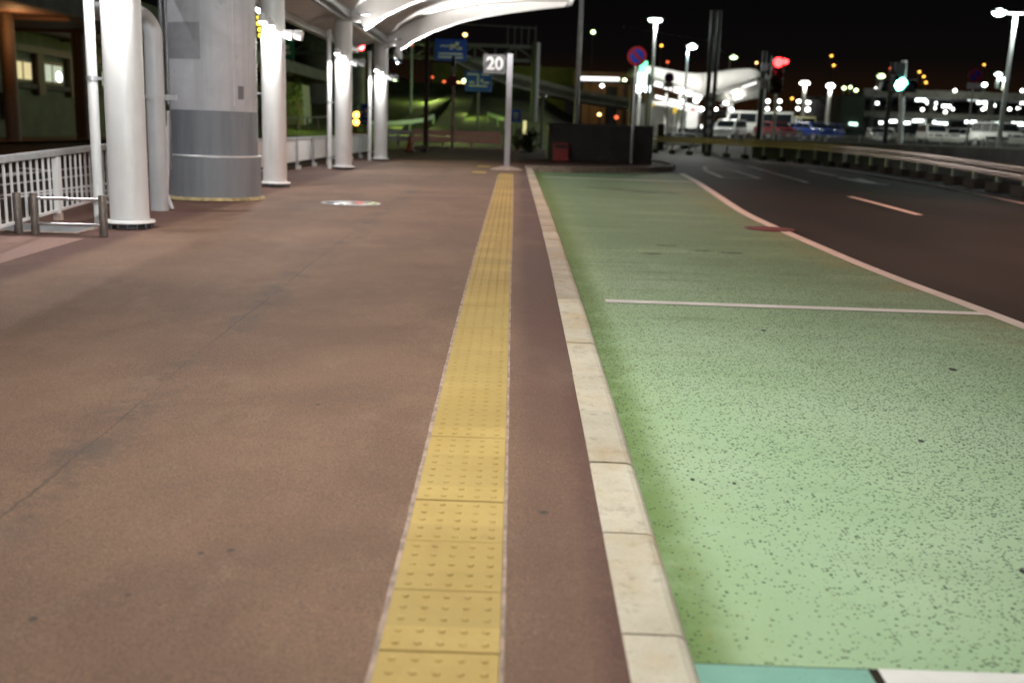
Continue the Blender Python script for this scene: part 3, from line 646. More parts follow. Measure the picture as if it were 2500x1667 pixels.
# ------------------------------------------------------------------ railings on the left
fa, fm, fb = G(-160, 615), G(143, 537), G(225, 512); fa.x = -5.38+(fa.x+5.38)*.3
RH = P(143, 364, fm.y).z-fm.z
d_ = (Vector((fb.x, fb.y, 0))-Vector((fm.x, fm.y, 0))).normalized()
def on_rail(s_): q = Vector((fm.x, fm.y, 0))+d_*s_; return Vector((q.x, q.y, gz(q.y)))
def railing(name, s0, s1, posts, label, panel=False, xline=None):
    q0 = on_rail(s0); t = thing(name, q0, label, 'railing', 'white railings between walkway and left road')
    a, c = on_rail(s0), on_rail(s1); up = Vector((0, 0, 1))
    MB().bar(a+up*(RH-.04), c+up*(RH-.04), .075, .08).build('top_rail', M['steel'], t, .012)
    MB().bar(a+up*.12, c+up*.12, .03, .03).build('bottom_rail', M['white'], t)
    for s_ in posts:
        q = on_rail(s_); po = MB().box(q+up*(RH*.5-.03), (.06, .06, RH-.08), None).build('post', M['white'], t)
        MB().box(q+up*.04, (.085, .085, .085)).build('post_foot', M['mortar'], po)
    s_ = s0+.1; proto = None
    while s_ < s1:
        if min(abs(s_-k) for k in posts) > .055:
            q = on_rail(s_)
            if proto is None:
                proto = MB().box(q+up*((RH-.08+.13)/2), (.021, .021, RH-.2)).build('baluster', M['white'], t); bq = q
            else:
                k2 = proto.copy(); C.objects.link(k2); k2.parent = t; k2.location = proto.location+(q-bq)
        s_ += .185
    return t
railing('baluster_railing', -3.9, -2.02, [-3.88, -2.05], 'white railing with upright bars, the piece cut off by the left edge of view')
railing('baluster_railing', -1.98, 2.1, [-1.96, 0.0, 2.08], 'white railing with upright bars beside the big white column')
# solid white panel railing beyond the pier
pr = thing('panel_railing', (-5.42, 17, gz(17)), 'white solid panel railing running behind the far white columns', 'railing')
y0, y1 = 16.8, 36.4; nP = 10; PH = CAMZ-.02-gz(26)
PH = P(760, 334, 26.3).z-gz(26.3)
for i in range(nP):
    ya, yb = y0+(y1-y0)*i/nP, y0+(y1-y0)*(i+1)/nP
    MB().bar((-5.42, ya+.05, gz(ya)+.14+PH*.44), (-5.42, yb-.05, gz(yb)+.14+PH*.44), .02, PH-.2).build('panel', M['white'], pr)
    MB().box((-5.39, ya, gz(ya)+PH/2), (.06, .06, PH)).build('post', M['steel'], pr)
    MB().box((-5.36, ya+.01, gz(ya)+.05), (.1, .1, .1)).build('post_foot', M['white'], pr)
MB().bar((-5.42, y0, gz(y0)+PH), (-5.42, y1, gz(y1)+PH), .07, .05).build('top_rail', M['steel'], pr)
# low bollard barriers
def barrier(x0, x1, label, mats, posts):
    ya = 10.60; t = thing('rail_barrier', ((x0+x1)/2, ya, gz(ya)), label, 'barrier', 'low two rail barriers at the left')
    for x in posts:
        MB().lathe((x, ya, gz(ya)), [(.043, 0), (.043, .425), (.036, .435)], 20).build('post', M['brown'], t)
    for h in (.385, .115):
        MB().tube([(x0, ya, gz(ya)+h), (x1, ya, gz(ya)+h)], .018, 12).build('rail', mats, t)
barrier(-5.11, -4.40, 'low barrier of two bright steel rails between two brown posts by the column', M['chrome'], (-5.12, -4.39))
barrier(-6.4, -5.30, 'low barrier with dark rails cut by the left edge of view', M['brown'], (-5.30, -6.4))
# steel grate set in the ground
b = MB(); q = [G(0, 567), G(150, 569), G(208, 556), G(45, 549), G(0, 552)]
gy = gz(10.9)
gr = thing('drain_grate', (-5.3, 11.0, gz(11)), 'flat grey steel drain cover on the ground behind the low barrier', 'drain cover')
b.box((-5.25, 11.05, gz(11.05)+.008), (1.0, .72, .012)).build('cover', M['grate'], gr)
b = MB(); 
for dy in (-.37, .37): b.box((-5.25, 11.05+dy, gz(11.05)+.009), (1.04, .03, .016))
for dx in (-.52, .52): b.box((-5.25+dx, 11.05, gz(11.05)+.009), (.03, .78, .015))
b.build('frame', M['mortar'], gr)
# round cover in the walkway
p = G(857, 497)
t = thing('manhole_cover', p, 'round pale metal manhole cover in the brown walkway, glinting red', 'manhole cover')
MB().lathe((p.x, p.y, p.z), [(.45, 0), (.45, .008), (.40, .0085)], 40).build('rim', M['signwhite'], t)
MB().lathe((p.x, p.y, p.z), [(.40, 0), (.40, .010), (.2, .011)], 40).build('lid', plain('worn_steel', (.62, .62, .62), .16, 1, .15, 5), t)
p = G(1878, 560, -.124)
tag(MB().lathe((p.x, p.y, p.z), [(.37, .002), (.37, .012), (.33, .014)], 36).build('manhole_cover', M['redcover']), 'dark red round cover set across the white lane edge line', 'manhole cover')

# ------------------------------------------------------------------ signs near the island
def text_mesh(name, txt, size, mat, parent, loc, bold=.012, rx=math.pi/2, rz=0):
    cu = bpy.data.curves.new(name, 'FONT'); cu.body = txt; cu.size = size; cu.align_x = 'CENTER'; cu.align_y = 'CENTER'; cu.extrude = .003; cu.offset = bold
    o = bpy.data.objects.new(name, cu); C.objects.link(o); dg = bpy.context.evaluated_depsgraph_get()
    me = bpy.data.meshes.new_from_object(o.evaluated_get(dg)); C.objects.unlink(o); bpy.data.objects.remove(o)
    r = bpy.data.objects.new(name, me); C.objects.link(r); me.materials.clear(); me.materials.append(mat); r.parent = parent
    r.location = Vector(loc)-parent.location; r.rotation_euler = (rx, 0, rz); return r
p = G(1237, 414.6); Y = p.y
t = thing('stop_post', p, 'white square post carrying a grey sign with the number 20', 'sign post')
ph = P(1243, 132, Y).z-p.z
MB().box((p.x, Y, p.z+ph/2), (.155, .155, ph)).build('post', plain('post_white', (.52, .52, .57), .45, var=.04), t, .008)
MB().lathe((p.x, Y, p.z), [(.48, 0), (.40, .03), (.15, .09), (.09, .10)], 24).build('mortar_base', M['mortar'], t)
a, c = P(1181, 132.5, Y), P(1235, 182.6, Y); cx, czz, ww, hh = (a.x+c.x)/2, (a.z+c.z)/2, c.x-a.x, a.z-c.z
sg = MB().box((cx, Y, czz), (ww, .09, hh)).build('sign_panel', M['signgrey'], t, .01)
b = MB(); yb = Y-.049
for dx, dz, sx, sz in ((0, hh*.42, ww*.84, .012), (0, -hh*.42, ww*.84, .012), (ww*.42, 0, .012, hh*.84), (-ww*.42, 0, .012, hh*.84)): b.box((cx+dx, yb, czz+dz), (sx, .006, sz))
o = b.build('border', plain('faded_line', (.30, .30, .30), .5), t); 
text_mesh('sign_number', '20', .47, M['signwhite'], t, (cx, Y-.05, czz), .016)
def no_parking(px_base, px_sign, rpx, label, plate=None, group='round no parking signs', pole_mat='pinkpost', rr=None, Y=None, zb=None, tint=1.0):
    if Y is None: p = G(*px_base)
    else: p = P(px_base[0], px_base[1], Y)
    Y = p.y; q = P(px_sign[0], px_sign[1], Y); R_ = rpx*Y/F
    t = thing('no_parking_sign', p, label, 'road sign', group)
    MB().tube([(p.x, Y, p.z), (p.x, Y, q.z-R_*.2)], .055 if Y < 45 else .05, 12).build('post', M['signwhite'], t)
    x = p.x; z = q.z; yf = Y-.07
    MB().tube([(x, yf-.012, z), (x, yf+.012, z)], R_, 40).build('sign_disc', M['signred'], t)
    MB().tube([(x, yf-.016, z), (x, yf-.010, z)], R_*.70, 40).build('sign_face', M['blue'], t)
    d = R_*.70*.7071
    MB().prism([(x-d-.03*R_/.3, yf-.0165, z+d-.04*R_/.3), (x-d+.04*R_/.3, yf-.0165, z+d+.03*R_/.3), (x+d+.03*R_/.3, yf-.0165, z-d+.04*R_/.3), (x+d-.04*R_/.3, yf-.0165, z-d-.03*R_/.3)], (0, -.004, 0)).build('slash', M['signred'], t)
    if plate:
        pq = P(px_sign[0], plate[0], Y); MB().box((x, yf, pq.z), (plate[1]*Y/F, .02, plate[2]*Y/F)).build('plate', M['signwhite'], t)
    return t
no_parking((1540, 399.7), (1550.7, 138), 22.7, 'round red and blue no parking sign on a white post by the dark wall')
# dark stone block, red box
a, c = G(1318, 386), G(1591, 399); Yk = 39.4; x0, x1 = P(1336, 394, Yk).x, P(1591, 399, Yk).x; zt = P(1450, 306, Yk).z; zb = gz(Yk)
ks = thing('stone_enclosure', ((x0+x1)/2, Yk+1.2, zb), 'dark stone clad box standing on the island behind the no parking sign', 'enclosure')
MB().box(((x0+x1)/2, Yk+1.2, (zb+zt)/2), (x1-x0, 2.4, zt-zb)).build('body', M['stone'], ks, .02)
MB().box(((x0+x1)/2, Yk+1.2, zt+.02), (x1-x0+.06, 2.46, .05)).build('coping', M['concrete_dark'], ks)
xs0, xs1 = P(1605, 343, 75).x, P(1620, 343, 75).x
tag(MB().box(((xs0+xs1)/2, 75, (P(1610, 303, 75).z+gz(60))/2), (xs1-xs0, .5, P(1610, 303, 75).z-gz(60)), None).build('stone_pillar', M['stone'], None, .02), 'small dark stone pillar just right of the dark stone box', 'pillar')
xa, xb = P(1349, 392, 38.9).x, P(1387, 392, 38.9).x; zt2 = P(1368, 348, 38.9).z; zb = gz(38.9)
rb = thing('litter_bin', ((xa+xb)/2, 38.9, zb), 'dull red metal box with a dark slot against the dark stone wall', 'bin')
MB().box(((xa+xb)/2, 38.9, (zb+zt2)/2), (xb-xa, .5, zt2-zb)).build('body', M['red'], rb, .03)
MB().box(((xa+xb)/2, 38.645, zt2-.15), ((xb-xa)*.75, .01, .12)).build('slot', M['black'], rb)
# ------------------------------------------------------------------ guard rail along the road
grl = thing('guard_rail', (13.08, 26, gz(26)), 'long steel guard rail curving along the far side of the dark road', 'guard rail')
GY = [-22+2*i for i in range(45)]+[66.5, 68, 69.5, 71, 72.5, 74, 76, 78]
gup = lambda Y: lerp([(20, 0), (26, .03), (38, .2), (52, .36), (70, .42)], Y)
def gpt(Y, z): return (guard(Y), Y, gz(Y)-.124+z+(gup(Y) if z else 0))
for z0 in (.66, .46):
    b = MB(); prof = [(-.05, -.09), (.0, -.06), (.0, -.03), (-.05, 0), (.0, .03), (.0, .06), (-.05, .09)]
    o = []
    for Y in GY:
        d = Vector((guard(Y+.3)-guard(Y-.3), .6, 0)).normalized(); nrm = Vector((d.y, -d.x, 0))
        for off, dz in prof: o.append(Vector(gpt(Y, z0+dz))+nrm*off)
    n = len(prof); N_ = len(o)
    for off2 in (0,):
        back = []
        for i, Y in enumerate(GY):
            d = Vector((guard(Y+.3)-guard(Y-.3), .6, 0)).normalized(); nrm = Vector((d.y, -d.x, 0))
            for k in range(n): back.append(o[i*n+k]+nrm*.01)
    fs = [(i*n+k, i*n+k+1, (i+1)*n+k+1, (i+1)*n+k) for i in range(len(GY)-1) for k in range(n-1)]
    b.add(o, fs, True); b.add(back, fs, True); b.build('rail_beam', M['guard'], grl)
Y = -20
pp = None
while Y < 76:
    x, y, z = gpt(Y, 0)
    if pp is None:
        pp = MB().box((x+.09, y, z+.12), (.11, .11, 1.2)).build('post', M['steel'], grl); p0 = Vector((x, y, z))
        blk = MB().box((x+.10, y, z+.13), (.34, .75, .26)).build('footing_block', M['block'], grl)
    else:
        for s_ in (pp, blk):
            k2 = s_.copy(); C.objects.link(k2); k2.parent = grl; k2.location = s_.location+(Vector((x, y, z+(gup(y) if s_ is pp else 0)))-p0)
    Y += 2.2
bw = thing('concrete_barrier', (guard(40)+3.2, 40, gz(40)), 'low dark concrete barrier wall behind the guard rail', 'barrier wall')
b = MB(); wy = [10+2*i for i in range(29)]
for ya, yb in zip(wy, wy[1:]):
    b.bar((guard(ya)+3.2, ya, CAMZ-.62), (guard(yb)+3.2, yb, CAMZ-.62), .22, 1.14)
b.build('wall', M['concrete_dark'], bw)
b = MB()
for ya, yb in zip(wy, wy[1:]): b.bar((guard(ya)+3.2, ya, CAMZ-.03), (guard(yb)+3.2, yb, CAMZ-.03), .28, .05)
b.build('coping', M['concrete'], bw)
# ------------------------------------------------------------------ lamp posts and masts
def street_lamp(base, topx, Y, label, head='single', mat='e_white', pole='steel', hr=.32, group=None, light=None, zbase=None, r0=.09, arm=0):
    q = P(topx[0], topx[1], Y); zb = terrain_z(q.x, Y) if zbase is None else zbase
    bx = P(base[0], base[1], Y).x if base else q.x
    t = thing('street_lamp', (q.x, Y, zb), label, 'street lamp', group)
    MB().tube([(q.x, Y, zb), (q.x, Y, q.z-.05)], [r0, r0*.6], 10).build('pole', M[pole], t)
    spots = {'single': [arm], 'double': [-.26, .2], 'wide': [-1.0, 1.0]}[head]
    if head != 'single' or arm:
        MB().tube([(q.x+min(spots+[0]), Y, q.z), (q.x+max(spots+[0]), Y, q.z)], .05, 8).build('arm', M[pole], t)
    for s_ in spots:
        h = MB().ball((q.x+s_, Y, q.z+.08), (hr*1.25, hr*.8, .10), 14, 6).build('lamp_head', M['steel'], t)
        MB().ball((q.x+s_, Y, q.z), (hr, hr*.8, hr*.55), 14, 8).build('lens', M[mat], h)
    if light: lamp('POINT', 'lamp_glow', (q.x, Y-.2, q.z-.5), light[0], light[1], t, size=.25)
    return t
FARG = 'distant street lamps'
# tall pole whose head is above the frame
p = P(1409, 150, 44); t = thing('street_lamp', (p.x, 44, gz(44)), 'tall thin lamp pole rising out of the top of view behind the stone box', 'street lamp')
MB().tube([(P(1406, 303, 44).x, 44, gz(44)), (P(1406, 303, 44).x, 44, CAMZ+8.5)], [.11, .08], 12).build('pole', M['steel'], t)
MB().ball((P(1406, 303, 44).x, 44, CAMZ+8.6), (.5, .25, .1), 12, 6).build('lamp_head', M['e_dot'], t)
lamp('SPOT', 'pole_beam', (P(1406, 303, 44).x, 44, CAMZ+8.4), 3200, (1, .68, .58), t, (-.22, .9, -.45), .75, .9, .2)
street_lamp(None, (1601, 49), 80, 'tall white lamp post with two blazing heads above the winged canopy', 'double', 'e_cool', 'white', .3, None, (900, (.95, 1, .95)), r0=.15)
street_lamp(None, (1680, 114), 85, 'bluish lamp post with one greenish white head right of the bright twin lamp', 'single', 'e_cool', 'steel', .4, None, (260, (.6, .9, 1)), r0=.13, arm=.32)
street_lamp(None, (2480, 33), 62, 'tall twin headed lamp post at the right edge of view', 'wide', 'e_cool', 'white', .38, None, (1500, (.85, 1, .95)), r0=.16)
street_lamp(None, (1783, 140), 110, 'lamp on a dark pole right of the two power poles', 'single', 'e_green', 'gantry', .38, FARG, arm=.35)
street_lamp(None, (1965.5, 203), 120, 'white lamp post right of the red traffic light', 'double', 'e_white', 'white', .38, FARG, (300, (1, .97, .85)), r0=.3)
street_lamp(None, (2027.5, 210), 120, 'white lamp post left of the dark stair block of the car park', 'single', 'e_white', 'white', .5, FARG, (300, (1, .97, .85)), r0=.3)
street_lamp(None, (2143, 186), 118, 'greenish lamp just left of the vertical sign board', 'single', 'e_green', 'gantry', .45, FARG, arm=.4)
street_lamp(None, (2437.5, 182), 125, 'short pale lamp over the car park roof, left of a lower twin', 'single', 'e_cool', 'white', .42, FARG, (120, (.7, 1, .85)), zbase=CAMZ+7, r0=.25)
street_lamp(None, (2453.6, 195), 128, 'short pale lamp over the car park roof touching the tall twin headed post', 'single', 'e_cool', 'white', .42, FARG, (120, (.7, 1, .85)), zbase=CAMZ+7, r0=.25)
street_lamp(None, (1005, 111), 95, 'thin pale lamp pole left of the brown wooden pole', 'single', 'e_reddim', 'railteal', .1, FARG, r0=.12)
DOTS = [
 (1448,79,'e_green',170,.62,'pale green lamp alone in the black sky right of the thin pole'), (1415,155,'e_orange',170,.42,'orange lamp touching the tall thin lamp pole'),
 (1615,112,'e_orange',190,.45,'orange lamp just right of the bright twin lamp post'), (1630,152,'e_reddim',190,.45,'dim red lamp above the white winged canopy'),
 (1847,154,'e_warm',190,.42,'warm lamp left of the red traffic light'), (2030,137,'e_orange',190,.42,'upper orange lamp of two in the sky right of the red light'),
 (2035.7,160,'e_orange',190,.42,'lower orange lamp of two in the sky right of the red light'), (2244.7,176,'e_orange',190,.42,'topmost of three orange lamps right of the green light'),
 (2255.4,187.5,'e_orange',190,.42,'middle of three orange lamps right of the green light'), (2260.7,202,'e_orange',190,.45,'lowest of three orange lamps right of the green light'),
 (2403,158.6,'e_orange',190,.36,'orange lamp in the sky right of the far no parking sign'), (2174,167,'e_reddim',190,.36,'dim red lamp above the vertical sign board'),
 (2061,215.6,'e_green',150,.5,'leftmost of three greenish lamps over the stair block'), (2076,213.5,'e_green',150,.42,'middle of three greenish lamps over the stair block'),
 (2090,221,'e_green',150,.5,'rightmost of three greenish lamps over the stair block'), (2139,215.6,'e_dot',150,.35,'small pale lamp under the greenish lamp by the sign board'),
 (2331.7,222,'e_dot',138,.45,'small white lamp on the car park roof edge'), (2404,207.6,'e_cool',138,.6,'round white lamp above the car park roof right of the no parking sign'),
 (2496,222,'e_dot',138,.45,'white lamp on the car park roof at the right edge of view'),
 (1875,247.5,'e_dot',165,.62,'upper left white lamp of the far cluster under the red light'), (1903.5,247.5,'e_dot',165,.6,'upper white lamp of the far cluster beside the signal post'),
 (1950,248,'e_dot',165,.6,'upper white lamp of the far cluster left of the twin post'), (1973,250.5,'e_dot',165,.7,'upper right white lamp of the far cluster'),
 (1873.5,266,'e_dot',165,.55,'lower left white lamp of the far cluster under the red light'), (1902,266,'e_dot',165,.55,'lower white lamp of the far cluster beside the signal post'),
 (1948,266,'e_dot',165,.55,'lower white lamp of the far cluster left of the twin post'), (1972,268,'e_dot',165,.7,'lower right white lamp of the far cluster'),
 (1933.7,241,'e_orange',175,.42,'orange lamp between the far white clusters'), (1470,210,'e_dot',175,.62,'white lamp over the orange lit bridge gap'), (1525,196,'e_green',175,.6,'white lamp at the end of the lit roof strip'),
 (1463,280,'e_warm',120,.40,'warm lamp glowing under the ramp behind the stone box'), (1505,287,'e_reddim',120,.45,'dim orange lamp under the ramp behind the stone box'),
 (964,199.7,'e_green',150,.60,'leftmost greenish lamp over the grass bank'), (987,210,'e_green',150,.62,'greenish lamp over the grass bank just left of the pale pole'),
 (998.7,205.5,'e_green',150,.60,'greenish lamp over the grass bank touching the pale pole'), (1016,217,'e_green',150,.58,'upper of two stacked greenish lamps right of the pale pole'),
 (1016,228,'e_green',150,.55,'lower of two stacked greenish lamps right of the pale pole'), (1133,197,'e_green',150,.5,'greenish lamp touching the lower blue road sign'),
 (1056,189,'e_reddim',150,.3,'faint lamp right of the brown pole'), (1135.4,85.6,'e_warm',150,.55,'warm lamp above the upper blue road sign'),
 (1080,216,'e_orange',150,.42,'small orange lamp left of the round sign post'),
 (1084,200,'e_reddim',150,.4,'faint amber lamp above the small orange one'),
]
for x, y, mt, Y, r_, lb in DOTS:
    r_ *= .55
    p = P(x, y, Y); zb = terrain_z(p.x, Y)
    t = thing('far_lamp', (p.x, Y, zb), lb, 'street lamp', FARG)
    MB().tube([(p.x, Y+.35, zb), (p.x, Y+.35, p.z)], .09, 6).tube([(p.x, Y+.35, p.z), (p.x, Y, p.z+.1)], .06, 6).build('pole', M['gantry'], t)
    MB().ball(p, (r_, r_*.7, r_*.8), 12, 8).build('lens', M[mt], t)
# ------------------------------------------------------------------ traffic lights and poles on the right
def signal(p, lit, mat, label, n=3, R_=.16, horiz=True, arm_to=None, back=None):
    t = thing('traffic_light', p, label, 'traffic light')
    w_ = R_*2.6*n
    MB().box((p.x, p.y+.12, p.z), (w_ if horiz else R_*2.7, .2, R_*2.7 if horiz else w_)).build('signal_box', M['black'], t, .05)
    for k in range(n):
        off = (k-(n-1)/2)*R_*2.6; c = (p.x+(off if horiz else 0), p.y, p.z-(0 if horiz else off))
        MB().tube([(c[0], p.y+.02, c[2]), (c[0], p.y-.22, c[2])], R_*1.12, 18, caps=False).build('visor', M['black'], t)
        MB().ball((c[0], p.y-.0, c[2]), (R_, .06, R_), 16, 8).build('lens', M[mat] if k == lit else M['glass'], t)
    if arm_to is not None: MB().tube([Vector(arm_to), Vector((p.x, p.y+.25, p.z))], .05, 8).build('arm', M['gantry'], t)
    return t
# red signal with its post
Yr = 66; q = P(1905, 152, Yr); 
t = signal(P(1900, 153, Yr)-Vector((0, 0, .78)), 0, 'e_red', 'traffic light glowing bright red over the road', 3, .30, False)
MB().tube([(P(1897, 291, Yr).x, Yr+.4, terrain_z(q.x, Yr)), (P(1899, 205, Yr).x, Yr+.4, P(1899, 150, Yr).z)], .085, 10).build('post', M['steel'], t)
q2 = P(1916, 151, Yr-.1); MB().ball(q2, (.25, .05, .17), 14, 8).build('lens', M['e_red'], t)
lamp('POINT', 'red_glow', P(1903, 158, Yr-1.0), 22, (1, .05, .05), t, size=.2)
Yg = 66; p = P(2195, 209, Yg)
t = signal(p, 1, 'e_teal', 'traffic light glowing green beside a white pole', 3, .3, True)
MB().ball((p.x+.16, p.y-.05, p.z+.16), (.3, .05, .25), 14, 8).build('lens', M['e_teal'], t)
MB().box((p.x-.1, p.y+.1, p.z+1.0), (.9, .2, .9)).build('rear_signal', M['black'], t, .1)
a = P(2216, 148, Yg); tz = terrain_z(a.x, Yg)
MB().tube([(P(2206, 312, Yg).x, Yg+.3, tz), (a.x-.1, Yg+.3, a.z)], .17, 12).build('post', M['white'], t)
MB().bar((p.x, Yg+.3, p.z+.3), (a.x-.1, Yg+.3, p.z+.6), .1, .1).build('arm', M['white'], t)
def pole(name, x0, y0, x1, y1, Y, r_, mat, label, cat='pole', zb=None, extra=None, group=None):
    a = P(x0, y0, Y); zb = terrain_z(a.x, Y) if zb is None else zb; bx = P(x1, y1, Y).x
    t = thing(name, (bx, Y, zb), label, cat, group)
    MB().tube([(bx, Y, zb), (bx, Y, a.z)], [r_*1.1, r_], 12).build('shaft', M[mat], t)
    return t, bx, a.z
t, bx, zt = pole('utility_pole', 1722, 26, 1720, 343, 73, .17, 'gantry', 'left dark pole of two standing side by side before the winged canopy')
MB().tube([(bx, 73, P(1690, 100, 73).z), (P(1535, 68, 73).x, 73, P(1535, 68, 73).z)], .03, 6).box(P(1524, 66, 73), (.2, .1, .15)).build('bracket_arm', M['gantry'], t)
t, bx, zt = pole('utility_pole', 1740, 26, 1735, 343, 73, .14, 'gantry', 'right dark pole of two standing side by side before the winged canopy')
for k in range(6): MB().box((bx-.26, 72.85, P(1727, 232+22*k, 73).z), (.3, .05, .3)).build('number_plate', M['signwhite'], t)
MB().tube([(bx, 73, P(1748, 115, 73).z), (P(1772, 133, 73).x, 73, P(1772, 133, 73).z)], .025, 6).build('bracket_arm', M['gantry'], t)
t, bx, zt = pole('utility_pole', 1863, 125, 1849, 353, 72, .17, 'gantry', 'dark pole with a plate and boxes left of the red traffic light')
MB().box((bx+.02, 71.78, P(1860, 165, 72).z), (.48, .04, .5)).build('plate', M['signwhite'], t)
MB().box((bx+.02, 71.72, P(1860, 205, 72).z), (.42, .2, .7)).build('box', M['concrete'], t, .02)
t, bx, zt = pole('lamp_post', 1869, 180, 1859, 293, 76, .14, 'white', 'pale post just behind the dark pole with the plate')
MB().box((bx+.2, 75.85, P(1868, 193, 76).z), (.35, .3, .35)).build('signal_back', M['signwhite'], t, .08)
t, bx, zt = pole('sign_pole', 2172, 153, 2158, 364, 58, .12, 'gantry', 'dark pole carrying a tall narrow sign board left of the green light')
MB().box((bx, 57.85, P(2170, 203, 58).z), (.34, .06, 1.25)).build('sign_board', M['concrete_dark'], t)
b = MB()
for k in range(5): b.box((bx, 57.81, P(2170, 186+8.5*k, 58).z), (.2, .02, .12))
b.build('lettering', M['signwhite'], t)
no_parking((1624, 343), (1623.7, 190), 11.6, 'small no parking sign with a white plate in front of the winged canopy', (208, 20, 12), Y=75, zb=0)
no_parking((2356, 378), (2366, 185), 16.6, 'far no parking sign with a white plate near the tall twin lamp', (210, 33, 14), Y=52)
# slim posts under the near round sign's right: white banner poles
t, bx, zt = pole('banner_pole', 1545, 190, 1541, 303, 60, .16, 'white', 'short thick white pole behind the no parking sign post')
t, bx, zt = pole('banner_pole', 1588, 180, 1577, 303, 66, .11, 'white', 'slim white pole left of the small no parking sign')
# delineators
for x, y, lb in ((2294, 376, 'orange round reflector on a stub post at the right'), (2069, 357.6, 'small orange reflector on a stub post above the guard rail')):
    p = P(x, y, 48); t = thing('delineator', (p.x, 48, p.z-.5), lb, 'reflector post', 'orange delineators')
    MB().tube([(p.x, 48, p.z-.7), (p.x, 48, p.z)], .03, 8).build('post', M['signwhite'], t)
    MB().tube([(p.x, 47.97, p.z), (p.x, 47.93, p.z)], .10, 16).build('reflector', M['orange'], t)
# ------------------------------------------------------------------ winged canopy (far bus stop)
Yw = 100
wc = thing('winged_canopy', (P(1700, 330, Yw).x, Yw, terrain_z(P(1700, 330, Yw).x, Yw)), 'brightly lit white canopy with two upswept wings across the road', 'canopy')
def wing(name, top, bot, depth, mat, parent, yy):
    b = MB(); n = len(top); o = []
    T = [P(x, y, yy) for x, y in top]; B = [P(x, y, yy) for x, y in bot]
    o = T+B+[v+Vector((0, depth, .5)) for v in T]+[v+Vector((0, depth, .5)) for v in B]
    fs = []
    for i in range(n-1):
        fs += [(i, i+1, n+i+1, n+i), (2*n+i, 3*n+i, 3*n+i+1, 2*n+i+1), (i, 2*n+i, 2*n+i+1, i+1), (n+i, n+i+1, 3*n+i+1, 3*n+i)]
    fs += [(0, n, 3*n, 2*n), (n-1, 3*n-1, 4*n-1, 2*n-1)]
    return b.add(o, fs, True).build(name, mat, parent)
wing('roof_membrane', [(1552,180),(1566,166),(1585,161),(1620,168),(1660,176),(1700,180),(1722,181)], [(1552,190),(1566,185),(1585,183),(1620,196),(1660,212),(1700,226),(1722,232)], 9, M['membrane'], wc, Yw)
wing('roof_membrane', [(1722,181),(1760,177),(1800,171),(1830,168),(1846,171),(1856,178)], [(1722,232),(1745,224),(1780,212),(1815,200),(1840,192),(1856,188)], 9, M['membrane'], wc, Yw)
wing('lower_membrane', [(1590,250),(1640,258),(1700,272)], [(1590,256),(1640,264),(1700,278)], 5, M['membrane'], wc, Yw-1)
wing('lower_membrane', [(1780,216),(1815,207),(1856,200)], [(1780,252),(1815,246),(1856,240)], 8, M['membrane'], wc, Yw+3)
for (x0_, y0_), (x1_, y1_) in (((1592, 190), (1722, 232)), ((1735, 232), (1850, 196)), ((1590, 252), (1712, 276)), ((1760, 258), (1850, 232))):
    MB().bar(P(x0_, y0_, Yw-.3), P(x1_, y1_, Yw-.3), .2, .25).build('beam', M['concrete'], wc)
for x0_, x1_ in ((1785, 1781), (1788, 1785), (1626, 1625), (1661, 1658), (1674, 1670)):
    b_ = P(x1_, 330, Yw); MB().tube([(b_.x, Yw+1, terrain_z(b_.x, Yw)), (b_.x, Yw+1, P(x0_, 228, Yw).z)], .22 if x0_ > 1700 else .16, 12).build('column', M['white'], wc)
for i in range(5):
    p0_, p1_ = P(1598+24*i, 204+7.5*i, Yw+.5), P(1617+24*i, 209+7.5*i, Yw+.5)
    MB().bar(p0_, p1_, .35, .45).build('tube_light', M['e_tubewhite'], wc)
for i in range(3):
    MB().bar(P(1600+34*i, 236+9*i, Yw), P(1624+34*i, 242+9*i, Yw), .25, .3).build('tube_light', M['e_tubewhite'], wc)
MB().bar(P(1812, 212, Yw), P(1846, 201, Yw), .2, .3).build('tube_light', M['e_tubewhite'], wc)
for x, y, k in ((1665, 249, .26), (1712, 267, .26), (1772, 252, .22), (1786, 268, .2), (1747, 267, .2), (1668, 222, .32), (1677, 227, .28), (1700, 246, .28), (1695, 262, .2)):
    p = P(x, y, Yw-1.2); MB().ball(p, (k, .2, k*.7), 12, 8).build('round_lamp', M['e_white'], wc)
lamp('POINT', 'canopy_glow', P(1650, 235, Yw+3), 600, (1, .98, .9), wc, size=.6)
lamp('POINT', 'canopy_glow', P(1790, 236, Yw+3), 600, (1, .98, .9), wc, size=.6)
lamp('POINT', 'canopy_glow', P(1690, 130, Yw-9), 4200, (1, .98, .9), wc, size=.6)
p = P(1569, 198, Yw-2)
t = thing('shop_sign', (p.x, p.y, terrain_z(p.x, p.y)), 'blazing white and green lit sign at the left tip of the winged canopy', 'lit sign')
MB().bar((p.x, p.y, p.z-.9), (p.x, p.y, p.z+.75), 1.0, .3).build('sign_box', M['e_shop'], t)
for dx in (-.45, .55): MB().ball((p.x+dx, p.y-.3, p.z-.75), (.45, .2, .35), 12, 8).build('lamp', M['e_cool'], t)
q = P(1568, 161, Yw-2); b = MB().box(q, (.45, .2, 1.3)); b.box((q.x, q.y-.03, q.z+.2), (.95, .14, .4)); b.build('green_cross', M['e_cross'], t)
MB().tube([(p.x-.2, p.y+.3, terrain_z(p.x, p.y)), (p.x-.2, p.y+.3, p.z)], .12, 10).build('post', M['steel'], t)
